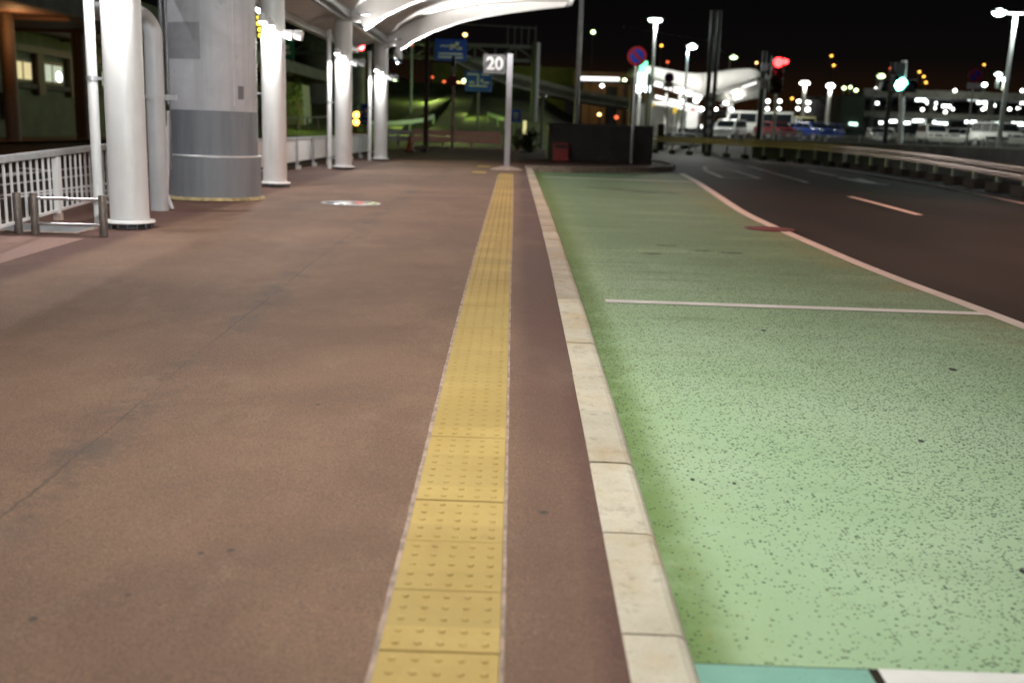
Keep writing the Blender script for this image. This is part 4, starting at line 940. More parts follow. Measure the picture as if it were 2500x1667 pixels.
# ticket wall under it, yellow sign discs
a, c = P(1548, 252, 112), P(1708, 315, 112)
tag(MB().box(((a.x+c.x)/2, 112, (a.z+terrain_z(a.x, 112))/2), (c.x-a.x, .4, a.z-terrain_z(a.x, 112))).build('retaining_wall', M['concrete']), 'pale concrete wall under the ramp behind the winged canopy', 'wall')
for x, y, lb in ((1591, 257, 'yellow sign hanging left under the winged canopy'), (1648, 269, 'yellow sign on a post under the winged canopy')):
    p = P(x, y, 98); t = thing('yellow_sign', p, lb, 'sign', 'yellow signs under the winged canopy')
    MB().box(p, (.4, .05, .3 if x < 1600 else .6)).build('plate', M['ochre'], t)
    MB().tube([(p.x, 98.06, terrain_z(p.x, 98)), (p.x, 98.06, p.z)], .04, 8).build('post', M['steel'], t)
p = P(1690, 280, 97); t = thing('notice_board', (p.x, 97, terrain_z(p.x, 97)), 'white notice board with a red mark under the winged canopy', 'board')
MB().box((p.x, 97, (p.z+.9+terrain_z(p.x, 97))/2), (1.1, .15, p.z+.9-terrain_z(p.x, 97))).build('board', M['signwhite'], t, .04)
MB().box((p.x, 96.91, p.z+.45), (.35, .02, .2)).build('mark', M['signred'], t)
# ------------------------------------------------------------------ ramp / viaduct, gantry, signs in the middle
def ramp(name, T, B, Y, depth, mat, label):
    t = thing(name, (P(T[0][0], 300, Y).x, Y, terrain_z(P(T[0][0], 300, Y).x, Y)), label, 'viaduct')
    n = len(T); band = [(x, y, y+(yb-y)*f0, y+(yb-y)*f1) for (x, y), (_, yb) in zip(T, B) for f0, f1 in ((0, .4),)]
    for nm, f0, f1, off, mm in (('parapet', 0, .34, 0, mat), ('girder', .34, .80, .5, M['concrete_dark']), ('lower_flange', .80, 1, .1, mat)):
        b = MB(); o = []
        for (x, y), (_, yb) in zip(T, B):
            for f_ in (f0, f1):
                p_ = P(x, y+(yb-y)*f_, Y); o.append(p_+Vector((0, off, 0)))
            for f_ in (f0, f1):
                p_ = P(x, y+(yb-y)*f_, Y); o.append(p_+Vector((0, depth, 0)))
        fs = []
        for i in range(n-1):
            a, c = i*4, (i+1)*4
            fs += [(a, c, c+1, a+1), (a+2, a+3, c+3, c+2), (a, a+2, c+2, c), (a+1, c+1, c+3, a+3)]
        fs += [(0, 1, 3, 2), (4*n-4, 4*n-2, 4*n-1, 4*n-3)]
        b.add(o, fs).build(nm, mm, t)
    return t
RT = [(1090,118),(1157,141),(1189,153),(1250,177),(1313,193),(1405,218),(1535,240),(1665,256),(1765,268),(1861,278.6),(2000,296),(2110,310)]
RB = [(1090,142),(1157,176),(1189,189),(1250,212),(1313,227),(1405,246),(1535,266),(1665,272),(1765,282),(1861,291),(2000,306),(2110,318)]
rp = ramp('road_ramp', RT, RB, 130, 8, M['concrete'], 'long concrete road ramp sloping down to the right behind the stone box')
for x in (1215, 1300, 1390, 1490):
    q = P(x, 300, 134); MB().box((q.x, 134, CAMZ+2.5), (1.2, 2.5, 7)).build('pier', M['concrete_dark'], rp)
rt2 = ramp('road_ramp', [(950,176),(985,190),(1030,208)], [(950,182),(985,197),(1030,214)], 175, 7, M['concrete'], 'short stretch of yellowish ramp over the grass bank')
# orange lit wall in the gap, lit roof strip
a, c = P(1400, 190, 190), P(1700, 330, 190)
tag(MB().box(((a.x+c.x)/2, 190, (P(1500, 178, 190).z+LOTZ)/2), (c.x-a.x, 1, P(1500, 178, 190).z-LOTZ)).build('lit_wall', plain('warm_wall', (.30, .24, .18), .8)), 'far wall washed in orange light behind the ramp', 'wall')
for x, y in ((1480, 222), (1610, 236), (1440, 262)):
    p = P(x, y, 184); lamp('POINT', 'sodium_glow', p, 90, (1, .40, .10), None, size=.4)
a, c = P(1060, 190, 196), P(1402, 330, 196)
tag(MB().box(((a.x+c.x)/2, 196, (P(1300, 166, 196).z+LOTZ)/2), (c.x-a.x, 8, P(1300, 166, 196).z-LOTZ)).build('far_building', plain('olive_wall', (.16, .19, .06), .85, var=.3, scale=.2)), 'dim olive building far behind the ramp and the gantry', 'building')
for x, y in ((1270, 182), (1350, 186), (1150, 190)): lamp('POINT', 'olive_glow', P(x, y, 180), 130, (.8, 1, .25), None, size=.5)
p = P(1500, 192, 160)
t = thing('lit_roof', (p.x, 160, LOTZ), 'thin white glowing roof edge left of the winged canopy', 'roof')
MB().bar(P(1418, 192, 160), P(1512, 194, 160), .6, .55).build('light_strip', M['e_tubewhite'], t)
MB().bar(P(1402, 198, 161.5), P(1545, 203, 161.5), 3, .3).build('roof_slab', M['concrete_dark'], t)
for x in (1420, 1530): MB().tube([(P(x, 200, 162).x, 162, LOTZ-1), (P(x, 200, 162).x, 162, P(x, 200, 162).z)], .2, 8).build('column', M['concrete_dark'], t)
# sign gantry
Yy = 96
ga = thing('sign_gantry', (P(1306, 350, Yy).x, Yy, terrain_z(P(1306, 350, Yy).x, Yy)), 'dark steel truss gantry spanning the road over the blue signs', 'gantry')
xr, xl = P(1310, 110, Yy).x, P(640, 110, Yy).x; z1, z0 = P(1200, 112, Yy).z, P(1200, 146, Yy).z
MB().bar((xl-3, Yy, z1), (xr, Yy, z1), .28, .28).bar((xl-3, Yy, z0), (xr, Yy, z0), .28, .28).build('chord', M['gantry'], ga)
b = MB(); n = 15
for i in range(n):
    xa, xb = xl-3+(xr-xl+3)*i/n, xl-3+(xr-xl+3)*(i+1)/n
    b.bar((xa, Yy, z0), (xb, Yy, z1) if i % 2 else (xb, Yy, z0+(z1-z0)*.98), .13, .13) if i % 2 else b.bar((xa, Yy, z1), (xb, Yy, z0), .13, .13)
    b.bar((xb, Yy, z0), (xb, Yy, z1), .12, .12)
b.build('lattice', M['gantry'], ga)
for x in (xr, xl-3): MB().tube([(x, Yy, terrain_z(x, Yy)-.5), (x, Yy, z1+.4)], .36, 12).build('leg', M['gantry'], ga)
b = MB(); zz = P(1280, 64, Yy).z
for i in range(5):
    x = P(1240+17*i, 80, Yy).x; b.bar((x, Yy, z1), (x, Yy, zz), .08, .08)
b.bar((P(1100, 64, Yy).x, Yy, zz), (P(1310, 70, Yy).x, Yy, P(1310, 70, Yy).z), .08, .08); b.build('walkway_rail', M['gantry'], ga)
def panel_sign(x0, y0, x1, y1, Y, mat, label, marks, cat='road sign', post=True, group=None, name='direction_sign'):
    a, c = P(x0, (y0+y1)/2, Y), P(x1, (y0+y1)/2, Y); zc, h = (a.z+c.z)/2, (y1-y0)*Y/F; w_ = c.x-a.x; cx = (a.x+c.x)/2
    t = thing(name, (cx, Y, zc-h/2), label, cat, group)
    MB().box((cx, Y, zc), (w_, .12, h)).build('sign_panel', M[mat], t, .03)
    b = MB()
    for mx, mz, mw, mh in marks: b.box((cx+mx*w_, Y-.07, zc+mz*h), (mw*w_, .02, mh*h))
    b.build('lettering', M['signwhite'], t)
    if post: MB().tube([(cx, Y+.1, terrain_z(cx, Y)-.3), (cx, Y+.1, zc+h*.4)], .1, 10).build('post', M['gantry'], t)
    return t
lines = lambda: [(random.uniform(-.05, .05), -.2-.13*k, .7*random.uniform(.8, 1.1), .05) for k in range(3)]
panel_sign(1061.7, 98.6, 1139, 147, 95.5, 'blue', 'upper blue direction sign with a white aeroplane shape on the gantry', [(-.2, .18, .25, .05), (.1, .18, .3, .12), (.2, .22, .1, .3), (.28, .08, .14, .1), (.02, .14, .06, .26)]+[(0, -.18, .75, .06), (0, -.34, .78, .06)], post=False)
panel_sign(1136, 176, 1200.6, 223, 84, 'blue', 'lower blue direction sign with a road diagram', [(-.02, .05, .04, .6), (-.02, -.22, .7, .05), (.12, .05, .06, .14), (-.22, .34, .4, .05), (.25, .34, .3, .05), (.28, -.05, .25, .05), (-.25, -.05, .2, .05)])
panel_sign(639, 93, 717, 143, 95.5, 'greensign', 'green direction sign behind the white column right of the pier', [(-.2, .25, .3, .12), (-.2, 0, .4, .08), (.3, -.2, .22, .14), (.3, .05, .14, .2), (-.1, -.3, .4, .06)], post=False)
panel_sign(1247.5, 268, 1271.7, 299, 78, 'blue', 'small blue sign just right of the post numbered 20', [(0, .15, .5, .06), (0, -.05, .6, .06), (0, -.25, .4, .06)])
panel_sign(881, 255, 903, 303, 70, 'blue', 'narrow blue sign glimpsed between the two far white columns', [(.05, .15, .25, .2), (.05, -.1, .2, .12), (0, -.35, .5, .05)])
panel_sign(860, 258, 874, 275, 70, 'greensign', 'little green sign left of the narrow blue sign', [(0, .1, .5, .1), (0, -.2, .5, .1)])
p = P(641, 60, 60)
t = thing('led_sign', (p.x, 60, 0.3), 'lit yellow and white sign glimpsed between pier and white column', 'lit sign')
MB().box(p, (1.0, .2, 1.6)).build('sign_box', M['black'], t)
b = MB()
for k in range(4): b.box((p.x+random.uniform(-.1, .1), 59.88, p.z+.35-.33*k), (.55, .03, .16))
b.build('lit_characters', M['e_yellow'], t); MB().ball(P(640, 24, 59.9), (.35, .2, .25), 12, 8).build('lamp', M['e_cool'], t)
MB().tube([(p.x, 60.2, .3), (p.x, 60.2, p.z)], .12, 10).build('post', M['gantry'], t)
# wooden pole, round sign post, short lamp
t, bx, zt = pole('wooden_pole', 1042, 78, 1039, 366, 48.5, .105, 'wood', 'brown wooden pole standing at the dark end of the walkway', zb=gz(48))
p = G(1104, 367); t = thing('round_sign_post', p, 'pinkish post with a dark round sign and a white plate at the walkway end', 'sign post')
MB().tube([p, (p.x, p.y, P(1106, 162, p.y).z)], .07, 12).build('post', M['pinkrail'], t)
q = P(1104.5, 198, p.y); MB().tube([(q.x, q.y-.1, q.z), (q.x, q.y-.07, q.z)], .26, 24).build('sign_disc', M['signred'], t)
q = P(1107, 169, p.y); MB().box((q.x, q.y-.1, q.z), (.26, .04, .26)).build('plate', M['signwhite'], t)
q = P(1107, 145, p.y); MB().tube([(q.x, q.y, q.z-.5), (q.x, q.y, q.z+.15)], .09, 10).build('beacon', M['black'], t)
t, bx, zt = pole('bollard_lamp', 1322, 236, 1322, 300, 70, .09, 'gantry', 'short dark lamp post behind the left corner of the stone box', 'lamp post')
MB().ball((bx, 70, zt), (.3, .3, .2), 12, 8).build('lamp_head', M['steel'], t)
p = P(1281, 312, 64); t = thing('lit_pillar', (p.x, 64, terrain_z(p.x, 64)), 'small cream glowing pillar right of the post numbered 20', 'light')
MB().box(p, (.22, .2, .85)).build('diffuser', M['e_panel'], t, .03); MB().box((p.x, 64, (p.z-.45+terrain_z(p.x, 64))/2), (.3, .3, p.z-.4-terrain_z(p.x, 64))).build('base', M['steel_dark'], t)
# pink guard rail, pale green guard rail, cone
def rail_fence(name, pts, h, mat, label, nb=2, post_every=1, wd=.28, foot=True):
    t = thing(name, pts[0], label, 'guard rail')
    up = Vector((0, 0, 1))
    for k in range(nb):
        b = MB(); zz = h*(1-.42*k)-wd*.3
        for a, c in zip(pts, pts[1:]): b.bar(Vector(a)+up*zz, Vector(c)+up*zz, .07, wd)
        b.build('rail_beam', M[mat], t)
    for q in pts[::post_every]: MB().box(Vector(q)+up*h*.45+Vector((0, .09, 0)), (.13, .13, h*.9)).build('post', M[mat], t)
    return t
a, c = G(990, 358), G(1219, 363); a.y = c.y = 62.2
rail_fence('end_guard_rail', [Vector((P(1008, 350, 62.2).x, 62.2, gz(60))), Vector((P(1080, 350, 62.2).x, 62.2, gz(60))), Vector((P(1150, 350, 62.2).x, 62.2, gz(60))), Vector((P(1221, 350, 62.2).x, 62.2, gz(60)))], .90, 'pinkrail', 'pinkish guard rail closing the far end of the walkway', 2, 1, .34)
rail_fence('end_guard_rail', [Vector((P(945, 350, 58).x, 58, gz(58))), Vector((P(972, 350, 60).x, 60, gz(60))), Vector((P(1003, 350, 61.5).x, 61.5, gz(60)))], .85, 'concrete', 'short pale guard rail beside the traffic cone', 2)
rail_fence('bank_guard_rail', [P(x, y, Y) for x, y, Y in ((905, 322, 74), (950, 322, 76), (1000, 318, 78), (1040, 312, 80), (1058, 302, 84))], .7, 'railteal', 'pale green guard rail curving along the foot of the grass bank', 1, 1, .3)
rail_fence('bank_guard_rail', [P(x, y, Y) for x, y, Y in ((1190, 300, 84), (1215, 310, 80), (1232, 316, 76))], .8, 'railteal', 'short pale guard rail curving left of the small blue sign', 1, 1, .3)
rail_fence('bank_guard_rail', [P(x, y, Y) for x, y, Y in ((640, 322, 66), (700, 321, 68), (725, 320, 69), (750, 319, 70), (775, 318, 71), (800, 316, 72))], .9, 'concrete', 'white post and rail fence on the grass seen between two white columns', 1, 1, .1)
p = G(1000, 371)
t = thing('traffic_cone', p, 'orange traffic cone on a black base near the end of the walkway', 'traffic cone')
MB().lathe(p, [(.21, .04), (.17, .1), (.05, .66), (.035, .70)], 20).build('cone', M['orange'], t)
MB().box((p.x, p.y, p.z+.025), (.5, .5, .05)).build('base', M['black'], t, .01); MB().box((p.x+.62, p.y, p.z+.07), (.3, .3, .14)).build('weight', M['black'], t, .03)
# amber signal, red signal on the left
p = P(870, 290, 62)
t = signal(p, 0, 'e_amber', 'amber pair of lights glowing one above the other between far columns', 2, .17, False); MB().ball((p.x, p.y-.03, p.z-.22), (.17, .06, .17), 14, 8).build('lens', M['e_amber'], t)
MB().tube([(p.x, p.y+.2, gz(60)-.3), (p.x, p.y+.2, p.z)], .06, 10).build('post', M['ochre'], t)
MB().box((p.x+.25, p.y+.3, gz(60)+.45), (1.2, .3, .5)).build('barrel', M['ochre'], t, .05)
p = P(882, 115, 80); t = signal(p, 1, 'e_redfar', 'traffic light glowing red under the canopy between far columns', 3, .24, True)
MB().tube([(p.x+1.5, p.y+.3, terrain_z(p.x, 80)), (p.x+1.5, p.y+.3, p.z+.3), (p.x, p.y+.3, p.z+.3)], .1, 10).build('post', M['gantry'], t)
# a car on the bank road, head lamps toward us
def make_car(name, kind, paint, loc, rz, label, L=4.3, W=1.72, H=1.5, lights=None, group='parked cars beyond the guard rail'):
    t = thing(name, (0, 0, 0), label, 'van' if kind in ('van', 'bus') else 'car', group); h0 = .26
    pr = {'car': [(-.5, .28), (-.5, .52), (-.47, .62), (-.25, .66), (-.12, .97), (.30, 1.0), (.44, .68), (.495, .62), (.5, .30)],
          'van': [(-.5, .25), (-.5, .48), (-.46, .56), (-.36, .60), (-.24, .96), (-.05, 1.0), (.46, .99), (.495, .6), (.5, .27)],
          'bus': [(-.5, .20), (-.5, .5), (-.48, .58), (-.43, .95), (-.38, 1.0), (.49, 1.0), (.5, .6), (.5, .22)]}[kind]
    cut = {'car': .64, 'van': .58, 'bus': .56}[kind]
    b = MB(); n = len(pr); ins = [W/2*(1-.10*max(0, (z-cut)/(1-cut))) for x, z in pr]
    o = [(x*L, -q, z*H) for (x, z), q in zip(pr, ins)]+[(x*L, q, z*H) for (x, z), q in zip(pr, ins)]
    b.add(o, [tuple(range(n)), tuple(range(n, 2*n))[::-1]]+[(i, (i+1) % n, n+(i+1) % n, n+i) for i in range(n)]).build('body', paint, t, .05, 3)
    def win(nm, poly, s_):
        q = [(x*L, s_*(W/2*(1-.10*(z-cut)/(1-cut))+.004), z*H) for x, z in poly]; MB().prism(q, (0, s_*.012, 0)).build(nm, M['glass'], t)
    sw = {'car': [[(-.20, .68), (-.11, .92), (.06, .94), (.06, .68)], [(.08, .68), (.08, .94), (.27, .95), (.37, .70)]], 'van': [[(-.30, .62), (-.22, .92), (-.06, .95), (-.06, .62)], [(-.04, .62), (-.04, .95), (.18, .95), (.18, .62)], [(.20, .62), (.20, .95), (.44, .94), (.46, .64)]],
          'bus': [[(-.45, .58), (-.42, .90), (-.30, .92), (-.30, .58)], [(-.28, .6), (-.28, .92), (-.04, .92), (-.04, .6)], [(-.02, .6), (-.02, .92), (.22, .92), (.22, .6)], [(.24, .6), (.24, .92), (.47, .92), (.47, .6)]]}[kind]
    for s_ in (-1, 1):
        for w_ in sw: win('side_window', w_, s_)
    def glass(nm, i, j, f0, f1, sgn):
        (xa, za), (xb, zb) = pr[i], pr[j]; q = []
        for f_ in (f0, f1):
            x, z = xa+(xb-xa)*f_, za+(zb-za)*f_; hw = W/2*(1-.10*max(0, (z-cut)/(1-cut)))*.88; q.append((x*L+sgn*.012, z*H+.006, hw))
        (x0, z0, w0), (x1, z1, w1) = q
        MB().prism([(x0, -w0, z0), (x0, w0, z0), (x1, w1, z1), (x1, -w1, z1)], (sgn*.01, 0, .006)).build(nm, M['glass'], t)
    wi = {'car': (3, 4), 'van': (3, 4), 'bus': (2, 3)}[kind]; ri = {'car': (6, 5), 'van': (7, 6), 'bus': (6, 5)}[kind]
    glass('windscreen', wi[0], wi[1], .08, .9, -1); glass('rear_window', ri[0], ri[1], .15, .9, 1)
    for sx in (-.31, .30):
        for s_ in (-1, 1):
            wh = MB().tube([(sx*L, s_*(W/2-.2), .32), (sx*L, s_*(W/2+.012), .32)], .32, 20).build('wheel', M['tyre'], t)
            MB().tube([(sx*L, s_*(W/2-.1), .32), (sx*L, s_*(W/2+.022), .32)], .19, 14).build('rim', M['steel'], wh)
    zl = {'car': .54, 'van': .46, 'bus': .42}[kind]*H
    for s_ in (-1, 1):
        MB().box((-.495*L, s_*W*.37, zl), (.06, .3, .15)).build('headlight', M[lights] if lights else M['chrome'], t, .02)
        MB().box((.495*L, s_*W*.42, zl+.08), (.05, .16, .28)).build('tail_light', M['signred'], t, .02)
    MB().box((-.503*L, 0, .36), (.06, W*.86, .16)).build('bumper', M['steel_dark'] if kind == 'bus' else paint, t, .03)
    MB().box((-.512*L, 0, .37), (.05, .33, .15)).build('number_plate', M['signwhite'], t)
    MB().box((-.505*L, 0, zl), (.04, W*.36, .12)).build('grille', M['black'], t)
    t.location = loc; t.rotation_euler.z = rz; return t
p = P(1128, 285, 118); make_car('moving_car', 'car', carpaint('black', (.01, .01, .012)), (p.x, 118, p.z-.75), math.pi/2, 'car with amber lamps on the road among the grass bank', lights='e_warm', group=None)
p = P(1116.6, 206, 150); t = thing('warm_lamp_row', (p.x, 150, terrain_z(p.x, 150)), 'short row of warm white lights beside the lower blue sign', 'lights')
for dx in (-.75, 0, .75): MB().ball((p.x+dx, 150, p.z), (.45, .2, .38), 12, 8).build('lens', M['e_warm'], t)
MB().tube([(p.x, 150.3, terrain_z(p.x, 150)), (p.x, 150.3, p.z)], .1, 8).bar((p.x-.9, 150.3, p.z), (p.x+.9, 150.3, p.z), .08, .08).build('post', M['gantry'], t)
# grass bank over the terrain, its road edge
b = MB(); xs2 = [-45+2.2*i for i in range(23)]; ys2 = [62.9+2*i for i in range(42)]
b.add([(x, y, terrain_z(x, y)+.09+.10*math.sin(x*.9+y*.31)*(1 if y > 64 else 0)) for y in ys2 for x in xs2], [(j*len(xs2)+i, j*len(xs2)+i+1, (j+1)*len(xs2)+i+1, (j+1)*len(xs2)+i) for j in range(len(ys2)-1) for i in range(len(xs2)-1)], True)
struct(b.build('grass_bank', M['grass']), 'stuff')
def bank_road(name, pts, wd, mat):
    b = MB(); o = []
    for i, (x, y, Y) in enumerate(pts):
        p_ = P(x, y, Y); o += [(p_.x-wd/2, Y, terrain_z(p_.x-wd/2, Y)+.42), (p_.x+wd/2, Y, terrain_z(p_.x+wd/2, Y)+.42)]
    b.add(o, [(2*i, 2*i+1, 2*i+3, 2*i+2) for i in range(len(pts)-1)], True); return struct(b.build(name, mat))
for nm, pts in (('bank_path', ((960, 300, 80), (1010, 280, 92), (1070, 255, 106), (1120, 235, 120), (1150, 222, 134))), ('bank_path', ((1060, 318, 74), (1090, 300, 84), (1120, 290, 100), (1135, 284, 118)))):
    bank_road(nm, pts, 2.2 if pts[0][0] > 1000 else 1.2, M['bankpath'])
# bank lamps
for i, (x, y, Y, e_) in enumerate(((985, 272, 80, 380), (1110, 296, 76, 300), (1050, 232, 108, 800), (1150, 266, 94, 160), (735, 262, 78, 170), (880, 262, 76, 120))):
    p = P(x, y, Y); lamp('POINT', 'bank_lamp_glow', p, e_, (.78, 1, .26), None, size=.4)
# left background between columns: pale green bridge pier with a tree, dark bridge piers
p = P(717, 300, 84); t = thing('bridge_pier', (p.x-.3, 84, terrain_z(p.x, 84)), 'pale greenish bridge pier behind the first white column beyond the concrete pier', 'bridge pier', 'bridge piers left of the gantry')
MB().prism([(p.x-2.2, 84, terrain_z(p.x, 84)-.5), (p.x+.9, 84, terrain_z(p.x, 84)-.5), (p.x+.7, 84, P(717, 206, 84).z), (p.x-2.2, 84, P(717, 190, 84).z)], (0, 3, 0)).build('shaft', plain('pier_pale', (.32, .34, .26), .8), t)
for x, w_, lb in ((772, 4.2, 'wide dark bridge pier between two white columns'), (860, 2.6, 'dark bridge pier left of the narrow blue sign'), (650, 3.0, 'dark bridge pier behind the first white column')):
    p = P(x, 300, 104); t = thing('bridge_pier', (p.x, 104, terrain_z(p.x, 104)), lb, 'bridge pier', 'bridge piers left of the gantry')
    MB().lathe((p.x, 104, terrain_z(p.x, 104)-1), [(w_/2, 0), (w_/2, 8.5), (w_*.75, 10.5)], 18).build('shaft', M['concrete_dark'], t)
for x, y, lb in ((739, 187, 'orange glow left of the wide dark pier'), (798, 185, 'orange glow right of the wide dark pier')):
    p = P(x, y, 140); t = thing('far_lamp', (p.x, 140, terrain_z(p.x, 140)), lb, 'street lamp', FARG)
    MB().box(p, (.28, .2, 1.1)).build('lens', M['e_reddim'], t); MB().tube([(p.x, 140.3, terrain_z(p.x, 140)), (p.x, 140.3, p.z)], .1, 8).build('pole', M['gantry'], t)
def tree(x, y0, y1, Y, wpx, label, seed, n=700):
    rnd = random.Random(seed); bs = P(x, y1, Y); tp = P(x, y0, Y); H_ = tp.z-terrain_z(bs.x, Y); W_ = wpx*Y/F; zb = terrain_z(bs.x, Y)
    t = thing('leafy_tree', (bs.x, Y, zb), label, 'tree'); b = MB()
    b.tube([(bs.x, Y, zb), (bs.x+.05, Y, zb+H_*.5), (bs.x-.05, Y, zb+H_*.85)], [.14, .09, .03], 8)
    cl = []
    for k in range(9):
        a = rnd.uniform(0, 6.28); rr = rnd.uniform(.1, .38)*W_; zz = zb+H_*rnd.uniform(.35, .92); q = Vector((bs.x+rr*math.cos(a), Y+rr*math.sin(a), zz)); cl.append((q, rnd.uniform(.16, .28)*W_))
        b.tube([(bs.x, Y, zb+H_*.4), q], [.05, .02], 6)
    b.build('trunk', M['bark'], t); b = MB()
    for k in range(n):
        q, r_ = rnd.choice(cl); d = Vector((rnd.gauss(0, 1), rnd.gauss(0, 1), rnd.gauss(0, .9))).normalized()*r_*rnd.random()**.4*1.3
        c = q+d; u = Vector((rnd.gauss(0, 1), rnd.gauss(0, 1), rnd.gauss(0, 1))).normalized(); v = u.orthogonal().normalized(); s_ = rnd.uniform(.06, .13)
        b.add([c-u*s_, c+v*s_*.5, c+u*s_, c-v*s_*.5], [(0, 1, 2, 3)])
    b.build('crown', M['leaf'], t)
tree(728, 196, 322, 80, 46, 'dark leafy tree before the pale greenish bridge pier', 3)
tree(1292, 322, 372, 52, 50, 'low dark bush beside the left corner of the stone box', 5, 420)
tree(1262, 318, 366, 58, 40, 'low dark bush behind the post numbered 20', 8, 360)
# overhead bridge slab left, dark
# ------------------------------------------------------------------ terminal building at far left
XB = -25.0
tb = thing('terminal_building', (XB-5, 58, gz(58)), 'long green walled building with small lit windows at far left', 'building')
MB().box((XB-5, 55, gz(55)+4), (10, 110, 9)).build('wall', M['wallgreen'], tb)
def wallpt(x, y):
    d = ray(x, y); t_ = XB/d.x; return Vector((XB, d.y*t_, CAMZ+d.z*t_))
for x0_, y0_, x1_, y1_, mt in ((33, 149, 75, 194, 'e_window'), (102, 157, 151, 201, 'e_windowc'), (177, 167, 197, 206, 'e_windowc'), (246, 176, 262, 212, 'e_windowc')):
    a, c = wallpt(x0_, y0_), wallpt(x1_, y1_); zt_, zb_ = a.z, wallpt(x0_, y1_-3).z
    f_ = MB().box((XB+.03, (a.y+c.y)/2, (zt_+zb_)/2), (.1, c.y-a.y+.3, zt_-zb_+.3)).build('window', M['black'], tb)
    MB().box((XB+.085, (a.y+c.y)/2-(c.y-a.y)*.02, (zt_+zb_)/2), (.02, (c.y-a.y)*.95, zt_-zb_)).build('pane', M[mt], f_)
    MB().box((XB+.10, a.y+(c.y-a.y)*.42, (zt_+zb_)/2), (.02, .12, zt_-zb_)).build('mullion', M['black'], f_)
for x, y, r_ in ((139, 188, .28), (184, 187, .34), (187, 197, .3)):
    q = wallpt(x, y); MB().ball((XB+.12, q.y, q.z), (.02, r_*1.3, r_), 10, 6).build('lamp_in_window', M['e_tube'], tb)
q = wallpt(60, 120); MB().box((XB+.18, 55, q.z), (.36, 100, .35)).build('ledge', M['wallbrown'], tb)
q = wallpt(60, 205); MB().box((XB+.12, 55, q.z-.1), (.24, 100, .25)).build('ledge', M['concrete_dark'], tb)
for x_ in (88, 167): MB().box((XB+.15, wallpt(x_, 180).y, CAMZ+2.2), (.3, .75, 2.4)).build('pilaster', M['wallbrown'], tb)
sz = P(60, 62, 47).z
MB().box((XB+2.2, 55, sz+.35), (7.6, 110, .5)).build('roof_slab', M['soffit'], tb)
MB().box((XB+6.1, 55, sz+.55), (.5, 110, .9)).build('fascia', M['concrete_dark'], tb)
for i in range(12): MB().box((XB+2.4, 20+6*i, sz+.03), (6.8, .25, .16)).build('beam', M['soffit'], tb)
for x, y, rr in ((34, 336, .30), (204, 338, .32), (-150, 340, .3)):
    d = ray(x, y); t_ = (XB+3.4)/d.x; yy = d.y*t_; MB().tube([(XB+3.4, yy, gz(50)-.05), (XB+3.4, yy, sz+.2)], rr, 16).build('column', M['wallbrown'], tb)
q = wallpt(10, 258); t = thing('call_box', (XB+.15, q.y, q.z-.8), 'small pale box with a red light on the green wall', 'call box')
MB().box((XB+.15, q.y, q.z), (.25, .5, 1.3)).build('box', M['concrete'], t, .03); MB().ball((XB+.30, q.y, q.z+.35), (.05, .12, .16), 10, 6).build('lamp', M['e_reddim'], t)
for y, e_, col in ((42, 80, (1, .5, .2)), (54, 50, (.75, .9, .3)), (66, 90, (1, .45, .15))): lamp('POINT', 'terminal_glow', (XB+4.5, y, sz-.6), e_, col, None, size=.3)
# street lamp at the left road, out of view, whose light falls under the canopy's left edge
lm = thing('street_lamp', (-11.5, 12, gz(12)-.15), 'tall street lamp on the left road lighting the railing', 'street lamp')
MB().tube([(-11.5, 12, gz(12)-.15), (-11.5, 12, 14.0)], [.12, .08], 12).build('pole', M['steel'], lm); MB().box((-11.2, 12, 14.0), (.9, .35, .12)).build('lamp_head', M['steel'], lm, .03)
lamp('SPOT', 'street_beam', (-11.0, 12, 13.85), MAST_W, (1, .95, .97), lm, (.45, 0, -1), 2.3, .5, .28)
# warm lamp standing right of the road, out of view
lm = thing('street_lamp', (13.2, 17, gz(17)-.15), 'warm street lamp right of the dark road lighting its asphalt', 'street lamp')
MB().tube([(13.2, 17, gz(17)-.15), (13.2, 17, 10)], [.12, .08], 12).build('pole', M['steel'], lm); MB().box((12.8, 17, 10.0), (.9, .35, .12)).build('lamp_head', M['steel'], lm, .03)
lamp('SPOT', 'warm_beam', (12.4, 17, 9.85), SODIUM_W, (1, .49, .36), lm, (-.50, .05, -1), 1.75, .8, .25)
# ------------------------------------------------------------------ car park deck and cars at the right
Yd = 138; zu0, zu1 = P(2300, 240, Yd).z, P(2300, 222, Yd).z; zl0, zl1 = P(2300, 291, Yd).z, P(2300, 277, Yd).z; xa = P(2108, 240, Yd).x; xb = xa+70
dk = thing('parking_deck', (xa+25, Yd+12, LOTZ), 'open concrete car park of two decks with rows of white tube lights', 'car park')
for z0_, z1_ in ((zu0, zu1), (zl0, zl1)):
    MB().box(((xa+xb)/2, Yd+.15, (z0_+z1_)/2), (xb-xa, .3, z1_-z0_)).build('parapet', M['concrete'], dk)
    MB().box(((xa+xb)/2, Yd+14.3, z0_+.2), (xb-xa, 28, .35)).build('floor_slab', M['concrete_dark'], dk)
MB().box(((xa+xb)/2, Yd+29, (zu1+LOTZ)/2), (xb-xa, .5, zu1-LOTZ)).build('rear_wall', M['concrete_dark'], dk)
for i in range(9):
    MB().box((xa+1.5+8*i, Yd+.8, (zu0+LOTZ)/2-.3), (.7, .7, zu0-LOTZ+.4)).build('column', M['concrete_dark'], dk)
x0_, x1_ = P(2047, 300, Yd-3).x, P(2104, 300, Yd-3).x
MB().box(((x0_+x1_)/2, Yd, (P(2075, 238, Yd).z+LOTZ)/2-.4), (x1_-x0_, 7, P(2075, 238, Yd).z-LOTZ+.8)).build('stair_block', plain('stair_green', (.05, .07, .06), .6), dk)
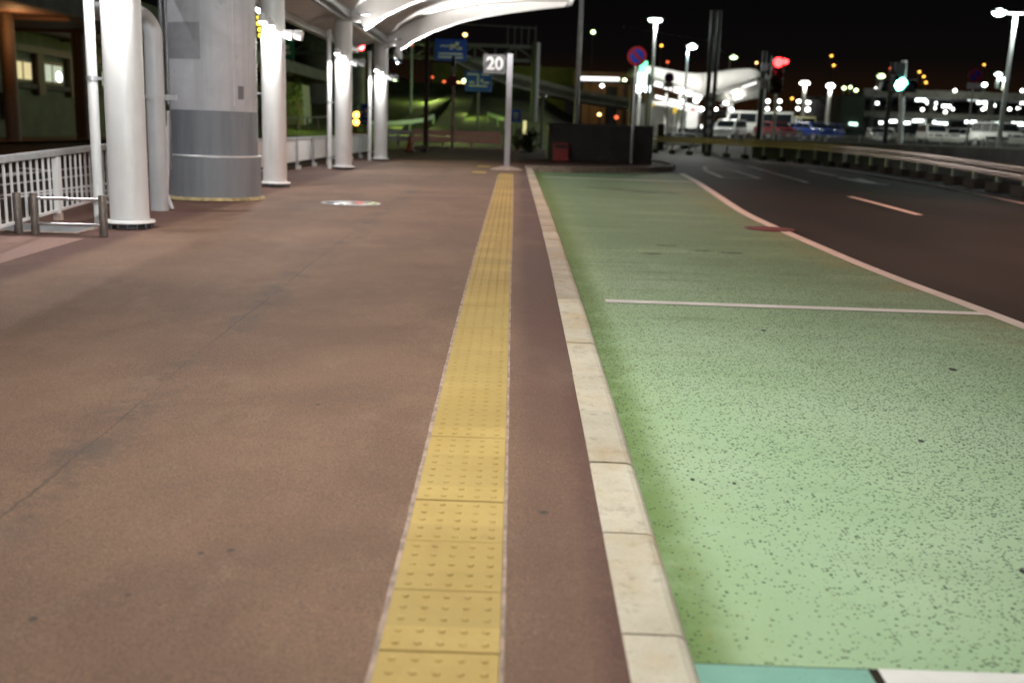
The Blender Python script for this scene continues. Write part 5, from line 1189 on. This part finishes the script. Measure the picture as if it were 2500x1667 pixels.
MB().box((P(2083, 308, Yd-3.7).x, Yd-3.62, P(2083, 308, Yd).z), (1.1, .1, .75)).build('door_light', M['e_shop'], dk)
tubes = [(2248,244.5,12),(2265,248.5,6),(2275,252.5,12),(2309,259.5,9),(2127,251.5,3.5),(2140,252.5,5),(2377,242.5,13),(2398,251,12),(2418,258,12),(2490,243.5,13),(2497,252,8),
         (2178,296.5,11),(2213,300.5,8),(2241,295.5,12),(2272,299,12),(2304,302.5,8),(2291,302,4),(2370,298,13),(2393,302,11),(2412,305,11),(2484,300.5,13),(2496,304,9),(2151,300,4)]
for x, y, hw in tubes:
    a, c = P(x-hw, y, Yd+4), P(x+hw, y, Yd+4); MB().bar(a, c, .3, .38).build('tube_light', M['e_tube'], dk)
for x, y in ((2252,268),(2308,274),(2325,267),(2318,260),(2281,264),(2400,267),(2407,264),(2465,267),(2486,265)):
    MB().ball(P(x, y, Yd+5), (.24, .2, .2), 10, 6).build('round_lamp', M['e_dot'], dk)
lamp('POINT', 'deck_glow', (xa+12, Yd+8, zl0-.6), 500, (.8, 1, .9), dk, size=.6); lamp('POINT', 'deck_glow', (xa+12, Yd-9, zl1+4), 700, (.95, 1, .75), dk, size=.6)
lamp('POINT', 'lot_glow', (P(2250, 300, 84).x, 80, LOTZ+7), 1000, (.92, 1, .86), dk, size=.5); lamp('POINT', 'lot_glow', (P(1850, 300, 86).x, 82, LOTZ+7), 750, (.95, 1, .88), dk, size=.5)
lamp('POINT', 'lot_glow', (P(2480, 300, 76).x, 72, LOTZ+7), 550, (.95, 1, .88), dk, size=.5)
W_ = carpaint('white', (.72, .72, .70)); SV = carpaint('silver', (.42, .44, .44)); BK = carpaint('black', (.01, .01, .012))
CARS = [  # x px, Y, kind, paint, rz, label, L, H
 (2277, 88, 'van', W_, math.pi/2-.15, 'white minivan facing us, left of the other white cars', 4.5, 1.75), (2340, 88, 'car', W_, math.pi/2-.5, 'white hatchback turned slightly beside the white minivan', 4.0, 1.5), (2385, 86, 'car', SV, math.pi/2+.1, 'pale small car left of the van with a dark box before it', 3.8, 1.45),
 (2436, 80, 'van', W_, math.pi/2+.2, 'tall white van behind the dark box at the right', 4.6, 1.9), (2497, 84, 'car', SV, math.pi/2, 'silver car cut by the right edge of view', 4.2, 1.5),
 (2145, 96, 'car', SV, math.pi/2-.2, 'dim grey car behind the dark sign pole', 4.2, 1.4), (2185, 97, 'car', W_, math.pi/2+.4, 'pale car behind the white pole of the green light', 4.0, 1.45),
 (1853, 92, 'bus', W_, -.35, 'white minibus behind the dark pole with the plate', 6.0, 2.4), (1912, 96, 'bus', carpaint('cream', (.62, .54, .26)), .1, 'cream minibus right of the white one', 5.6, 2.2),
 (1892, 84, 'car', carpaint('red', (.24, .02, .03)), math.pi/2+.3, 'dark red car in front of the minibuses', 4.1, 1.45), (1950, 86, 'car', carpaint('grey', (.22, .23, .25)), math.pi/2-.3, 'grey car between the red and the blue one', 4.1, 1.45),
 (1985, 84, 'car', carpaint('blue', (.015, .05, .28)), math.pi/2+.35, 'bright blue car right of the cream minibus', 4.0, 1.5), (2025, 86, 'car', carpaint('navy', (.015, .04, .2)), math.pi/2-.1, 'dark blue car left of the stair block', 4.2, 1.45),
 (1782, 86, 'van', W_, math.pi/2-.5, 'white van under the winged canopy', 4.4, 1.7), (1730, 90, 'car', BK, math.pi/2, 'black car behind the two dark poles', 4.3, 1.45), (1768, 96, 'car', BK, .2, 'dark car behind the white van', 4.3, 1.5),
 (1652, 84, 'car', SV, .25, 'silver car seen from the side below the small no parking sign', 4.3, 1.45), (1698, 88, 'car', BK, math.pi/2+.4, 'black car under the winged canopy left of the poles', 4.2, 1.45)]
for x, Y, kd, pt, rz, lb, L, H in CARS:
    q = P(x, 320, Y); make_car('parked_van' if kd == 'van' else 'minibus' if kd == 'bus' else 'parked_car', kd, pt, (q.x, Y, terrain_z(q.x, Y)), rz, lb, L, 1.7 if kd != 'bus' else 1.95, H)
GL = [(1763,331,.3),(1803,310,.26),(1808,319,.28),(1857,335,.24),(1866,330,.22),(1893,323,.2),(1889,339,.18),(1934,333,.22),(1942,345,.2),(1965,324,.35),(1955,334,.24),(1980,332,.22),(1840,345,.2),(2179,315,.22),(2176,321,.22),(2222,323,.2),(2232,323,.2),(2300,322,.25),(2403,341,.3),(2177,346,.2),(2352,316,.2),(2478,331,.3)]
for x, y, r_ in GL: pass
# dark cabinet before the van, fence of bars
a, c = P(2411, 333, 70), P(2453, 372, 70); 
tag(MB().box(((a.x+c.x)/2, 70, (a.z+terrain_z(a.x, 70))/2), (c.x-a.x, .6, a.z-terrain_z(a.x, 70))).build('utility_cabinet', M['concrete_dark'], None, .03), 'dark grey cabinet standing before the tall white van', 'cabinet')
fb_ = thing('bar_fence', (P(1900, 340, 76).x, 76, terrain_z(P(1900, 340, 76).x, 76)), 'grey fence of thin upright bars in front of the parked cars', 'fence')
fpts = [(1606, 79.5), (1700, 78), (1800, 77), (1900, 76), (2000, 74), (2100, 71), (2200, 68), (2300, 65), (2400, 62), (2520, 58)]
for (x0_, ya), (x1_, yb) in zip(fpts, fpts[1:]):
    a, c = P(x0_, 330, ya), P(x1_, 330, yb); za, zc_ = CAMZ-.75, CAMZ-.75; ht = 1.35 if x0_ < 2000 else 1.15
    a.z, c.z = za, zc_; b = MB(); n = 22
    for k in range(n):
        q = a.lerp(c, (k+.5)/n); b.box((q.x, q.y, q.z+ht/2), (.035, .035, ht))
    b.bar(a+Vector((0, 0, ht)), c+Vector((0, 0, ht)), .05, .05).bar(a+Vector((0, 0, .1)), c+Vector((0, 0, .1)), .05, .05); b.build('bar_panel', M['steel'], fb_)
    MB().box((a.x, a.y, a.z+ht*.4), (.09, .09, ht*1.4)).build('post', M['steel'], fb_)
